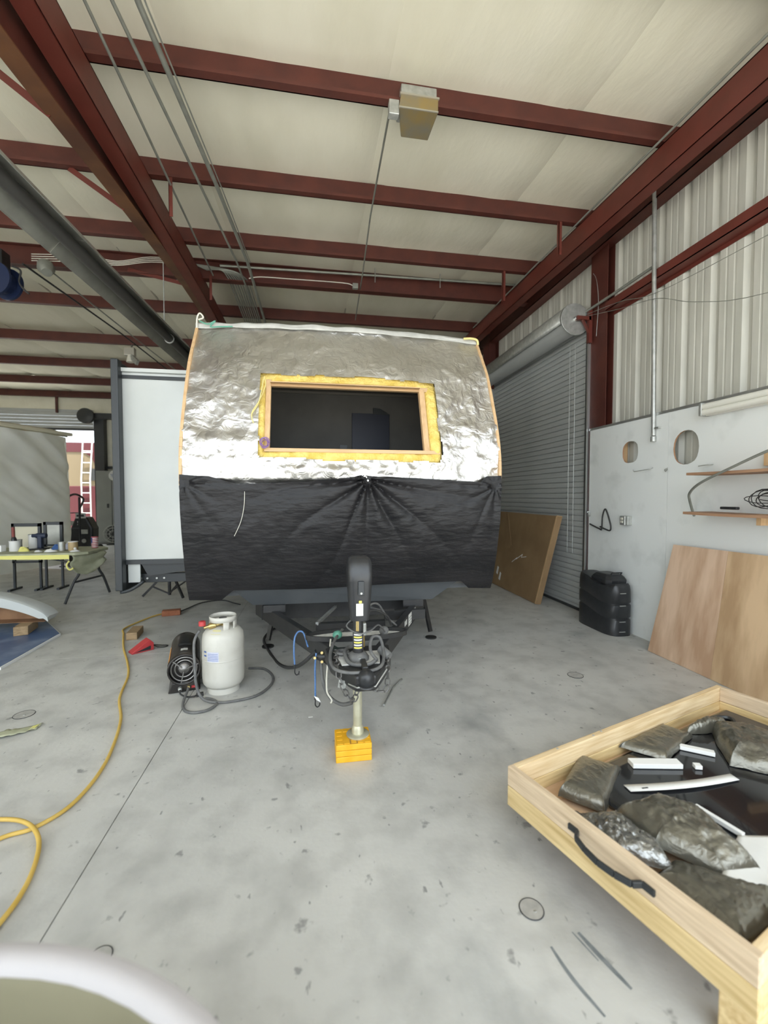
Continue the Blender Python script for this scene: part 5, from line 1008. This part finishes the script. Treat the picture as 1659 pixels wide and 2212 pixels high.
MB().grid(lambda u, v: (-5.72+.35*u, 11.40+.05*math.sin(9*u), .93-.10*v+.06*nz3(u*6, v*4, 1, 1)), 10, 5).build('rag', 'paper_white', PWs, solid=.004)
# lockers, plate and fan at the back wall
LK = T('locker_cabinet', (-6.0, 15.1, 0), 'grey steel locker cabinet against the back wall', 'locker')
box('body', 'locker_grey', -6.78, -4.9, 15.03, 15.33, .02, 2.33, LK)
for x0, x1 in ((-6.76, -6.32), (-6.30, -5.80), (-5.78, -5.3)):
    dr = box('door', 'locker_grey', x0, x1, 15.0, 15.03, .08, 2.28, LK, bevel=.006); box('handle', 'dark_metal', x1-.13, x1-.08, 14.97, 15.0, 1.15, 1.28, dr)
box('plinth', 'dark_metal', -6.75, -4.92, 15.03, 15.32, 0, .02, LK)
PLt = T('round_sign', (-6.2, 14.95, 2.1), 'round white plate with blue lettering fixed to the grey locker', 'sign')
MB().lathe([(.0, .02), (.15, .02), (.16, 0), (0, 0)], (-6.22, 14.965, 2.17), (0, -1, 0), 26).build('disc', 'paper_white', PLt, smooth=True)
for k in range(3): MB().bar((-6.31+.02*k, 14.943, 2.21-.04*k), (-6.13-.02*k, 14.943, 2.20-.035*k), .012, .022, up=(0, -1, 0)).build('lettering', 'ink_blue', PLt)
FN = T('floor_fan', (-6.15, 14.6, 0), 'round grey floor fan in front of the locker', 'fan')
for r in (.10, .19, .27): MB().tube([(-6.15+r*math.cos(a), 14.62, .34+r*math.sin(a)) for a in [2*math.pi*k/26 for k in range(26)]], .010, 5, closed=True).build('guard_ring', 'galv', FN, smooth=True)
for k in range(8): a = math.pi*k/4; MB().bar((-6.15+.05*math.cos(a), 14.62, .34+.05*math.sin(a)), (-6.15+.27*math.cos(a), 14.62, .34+.27*math.sin(a)), .012, .012, up=(0, 1, 0)).build('guard_spoke', 'galv', FN)
MB().lathe([(.06, 0), (.06, .16)], (-6.15, 14.64, .34), (0, 1, 0), 16).build('motor', 'dark_metal', FN); MB().lathe([(.255, 0), (.255, .006)], (-6.15, 14.72, .34), (0, 1, 0), 24).build('blades_disc', 'dark_metal', FN)
MB().box(-6.3, -6.0, 14.55, 14.8, 0, .03).box(-6.17, -6.13, 14.70, 14.74, .02, .30).build('base', 'dark_metal', FN)
# vehicle outside the back door
RV = T('motorhome', (-10, 20.5, 0), 'maroon and cream motorhome with white ladder outside the back door', 'motorhome')
box('body', 'rv_cream', -12.2, -7.6, 19.0, 24, -.0, 3.35, RV, bevel=.05); box('lower_band', 'rv_maroon', -12.22, -7.58, 18.985, 24, .10, 1.93, RV, bevel=.02)
MB().prism([(-12.2, 3.66), (-7.58, 3.66), (-7.58, 2.6), (-8.55, 2.75), (-8.72, 3.1), (-9.0, 3.28), (-12.2, 3.28)], lambda u, v, t: (u, t, v), 18.98, 24).build('upper_band', 'rv_maroon', RV)
box('rear_lamp', 'dark_metal', -8.75, -8.50, 18.95, 19.0, 2.15, 2.62, RV); box('bumper', 'dark_metal', -12.2, -7.6, 18.9, 19.1, -.05, .16, RV)
LD = MB().box(-8.93, -8.60, 18.84, 18.87, 3.3, 3.33).build('ladder', 'cup_white', RV)
for x, xb in ((-8.94, -9.03), (-8.60, -8.71)): tube('ladder_rail', 'cup_white', [(x, 18.85, 3.72), (xb, 18.85, 2.2), (xb, 18.85, .65), (xb-.02, 18.95, .6)], .026, LD)
for k in range(7): z = .85+.40*k; f_ = max(0, (z-2.2)/1.5); tube('rung', 'cup_white', [(-9.03+.09*f_, 18.85, z), (-8.71+.11*f_, 18.85, z)], .018, LD, 6)
for k in range(2): MB().lathe([(.15, -.1), (.40, -.1), (.42, 0), (.40, .1)], (-8.0-3.6*k, 19.4, .15), (1, 0, 0), 20).build('wheel', 'rubber', RV, smooth=True)
# white fibreglass cap on blocks over blue foam board
BF = T('foam_board', (-3.3, 4.9, 0), 'blue foam board with white edge lying on the floor', 'foam board')
bfp = [(-2.73, 5.14), (-2.76, 4.2), (-4.4, 4.0), (-4.4, 5.6)]
bfp = [(-2.72, 5.17), (-2.70, 4.22), (-4.3, 3.9), (-4.3, 6.2), (-3.3, 5.9)]
MB().prism(bfp, lambda u, v, t: (u, v, t), 0, .022).build('core', 'foam_white', BF); MB().prism([(u*.99-.04, v) for u, v in bfp], lambda u, v, t: (u, v, t), .022, .026).build('blue_film', 'foam_blue', BF)
tag(MB().obox((-3.12, 5.28, .075), (.06, .02, 0), (-.03, .14, 0), (0, 0, .048)).build('wood_block', 'old_wood', bevel=.004), 'wood block propping the white curved cap above blue foam', 'wood block')
CPn = T('fibreglass_cap', (-3.9, 5.7, .125), 'white curved fibreglass end cap with brown hollow inside, propped on wood', 'end cap')
def capring(x0, k): pass
def cap_mesh(cx, cy, rx, ry, a0, a1, z0, zr, thick, nm, mat, inm, par, squash=.55):
    NA = 40
    def rim(u, v):      # wide outer band
        a = a0+(a1-a0)*u; hz = zr*math.sin(max(0, min(1, (a-a0)/(a1-a0)))*math.pi)**squash
        return (cx+rx*math.cos(a), cy+ry*math.sin(a)+.05*v*0, z0+hz*(1 if v == 0 else 0)+v*0)
    return rim
V = []; F = []; N_ = 36
def capz(t): return .20+.30*(1-(1-min(1, t*1.6))**2.0)**.8
for i in range(N_+1):
    t = i/N_; x = -2.90-1.7*t; zt_ = capz(t) if t > 0 else .19; zi = max(.125, zt_-.105-.03*min(1, t*2)+(.03 if t < .03 else 0)); yb = 5.28+.06*t
    V += [(x, yb, zi), (x, yb-.012, zt_-.015), (x+.004, yb+.02, zt_), (x, yb+.20, zt_-.01), (x-.03, yb+.20, max(.13, zt_-.06)), (x-.02, yb+.04, zi+.01)]
for i in range(N_):
    a, b = 6*i, 6*i+6
    for j in range(6): F.append((a+j, b+j, b+(j+1) % 6, a+(j+1) % 6))
F += [(0, 1, 2, 3, 4, 5), tuple(6*N_+j for j in range(6))[::-1]]
MB()._add(V, F).build('outer_skin', 'gel_white', CPn, smooth=True)
V = []; F = []
for i in range(N_+1):
    t = i/N_; x = -2.93-1.62*t; V += [(x, 5.45+.06*t, .127), (x, 5.45+.06*t, max(.14, capz(t)-.03))]
for i in range(N_): F.append((2*i, 2*i+2, 2*i+3, 2*i+1))
MB()._add(V, F).build('hollow_inside', 'cap_inside', CPn, solid=.01)
box('base_board', 'cap_inside', -4.5, -2.95, 5.30, 5.48, .124, .128, CPn)
tag(MB().obox((-4.3, 5.6, .075), (.05, .02, 0), (-.02, .10, 0), (0, 0, .048)).build('wood_block', 'old_wood', bevel=.004), 'wood block under the hidden end of the white curved cap', 'wood block')
# blurred round rim close to the camera, bottom left
FG = T('round_tub', (-.62, .28, 0), 'out-of-focus pale round tub rim with khaki inside near the camera', 'tub')
TC = (-.60, .10, 0); 
MB().lathe([(.56, 0), (.62, .60), (.655, .70), (.685, .735), (.70, .755), (.69, .772), (.675, .775), (.66, .765), (.652, .74), (.645, .70), (.62, .30), (0, .28)], TC, (0, 0, 1), 72).build('shell', ['cap_khaki'], FG, smooth=True)
M('tub_rim', (0.40, 0.375, 0.37), rough=0.5)
MB().lathe([(.655, .758), (.662, .772), (.677, .7785), (.694, .7745), (.7025, .755), (.690, .728)], TC, (0, 0, 1), 72, cap=False).build('rim', 'tub_rim', FG, smooth=True)
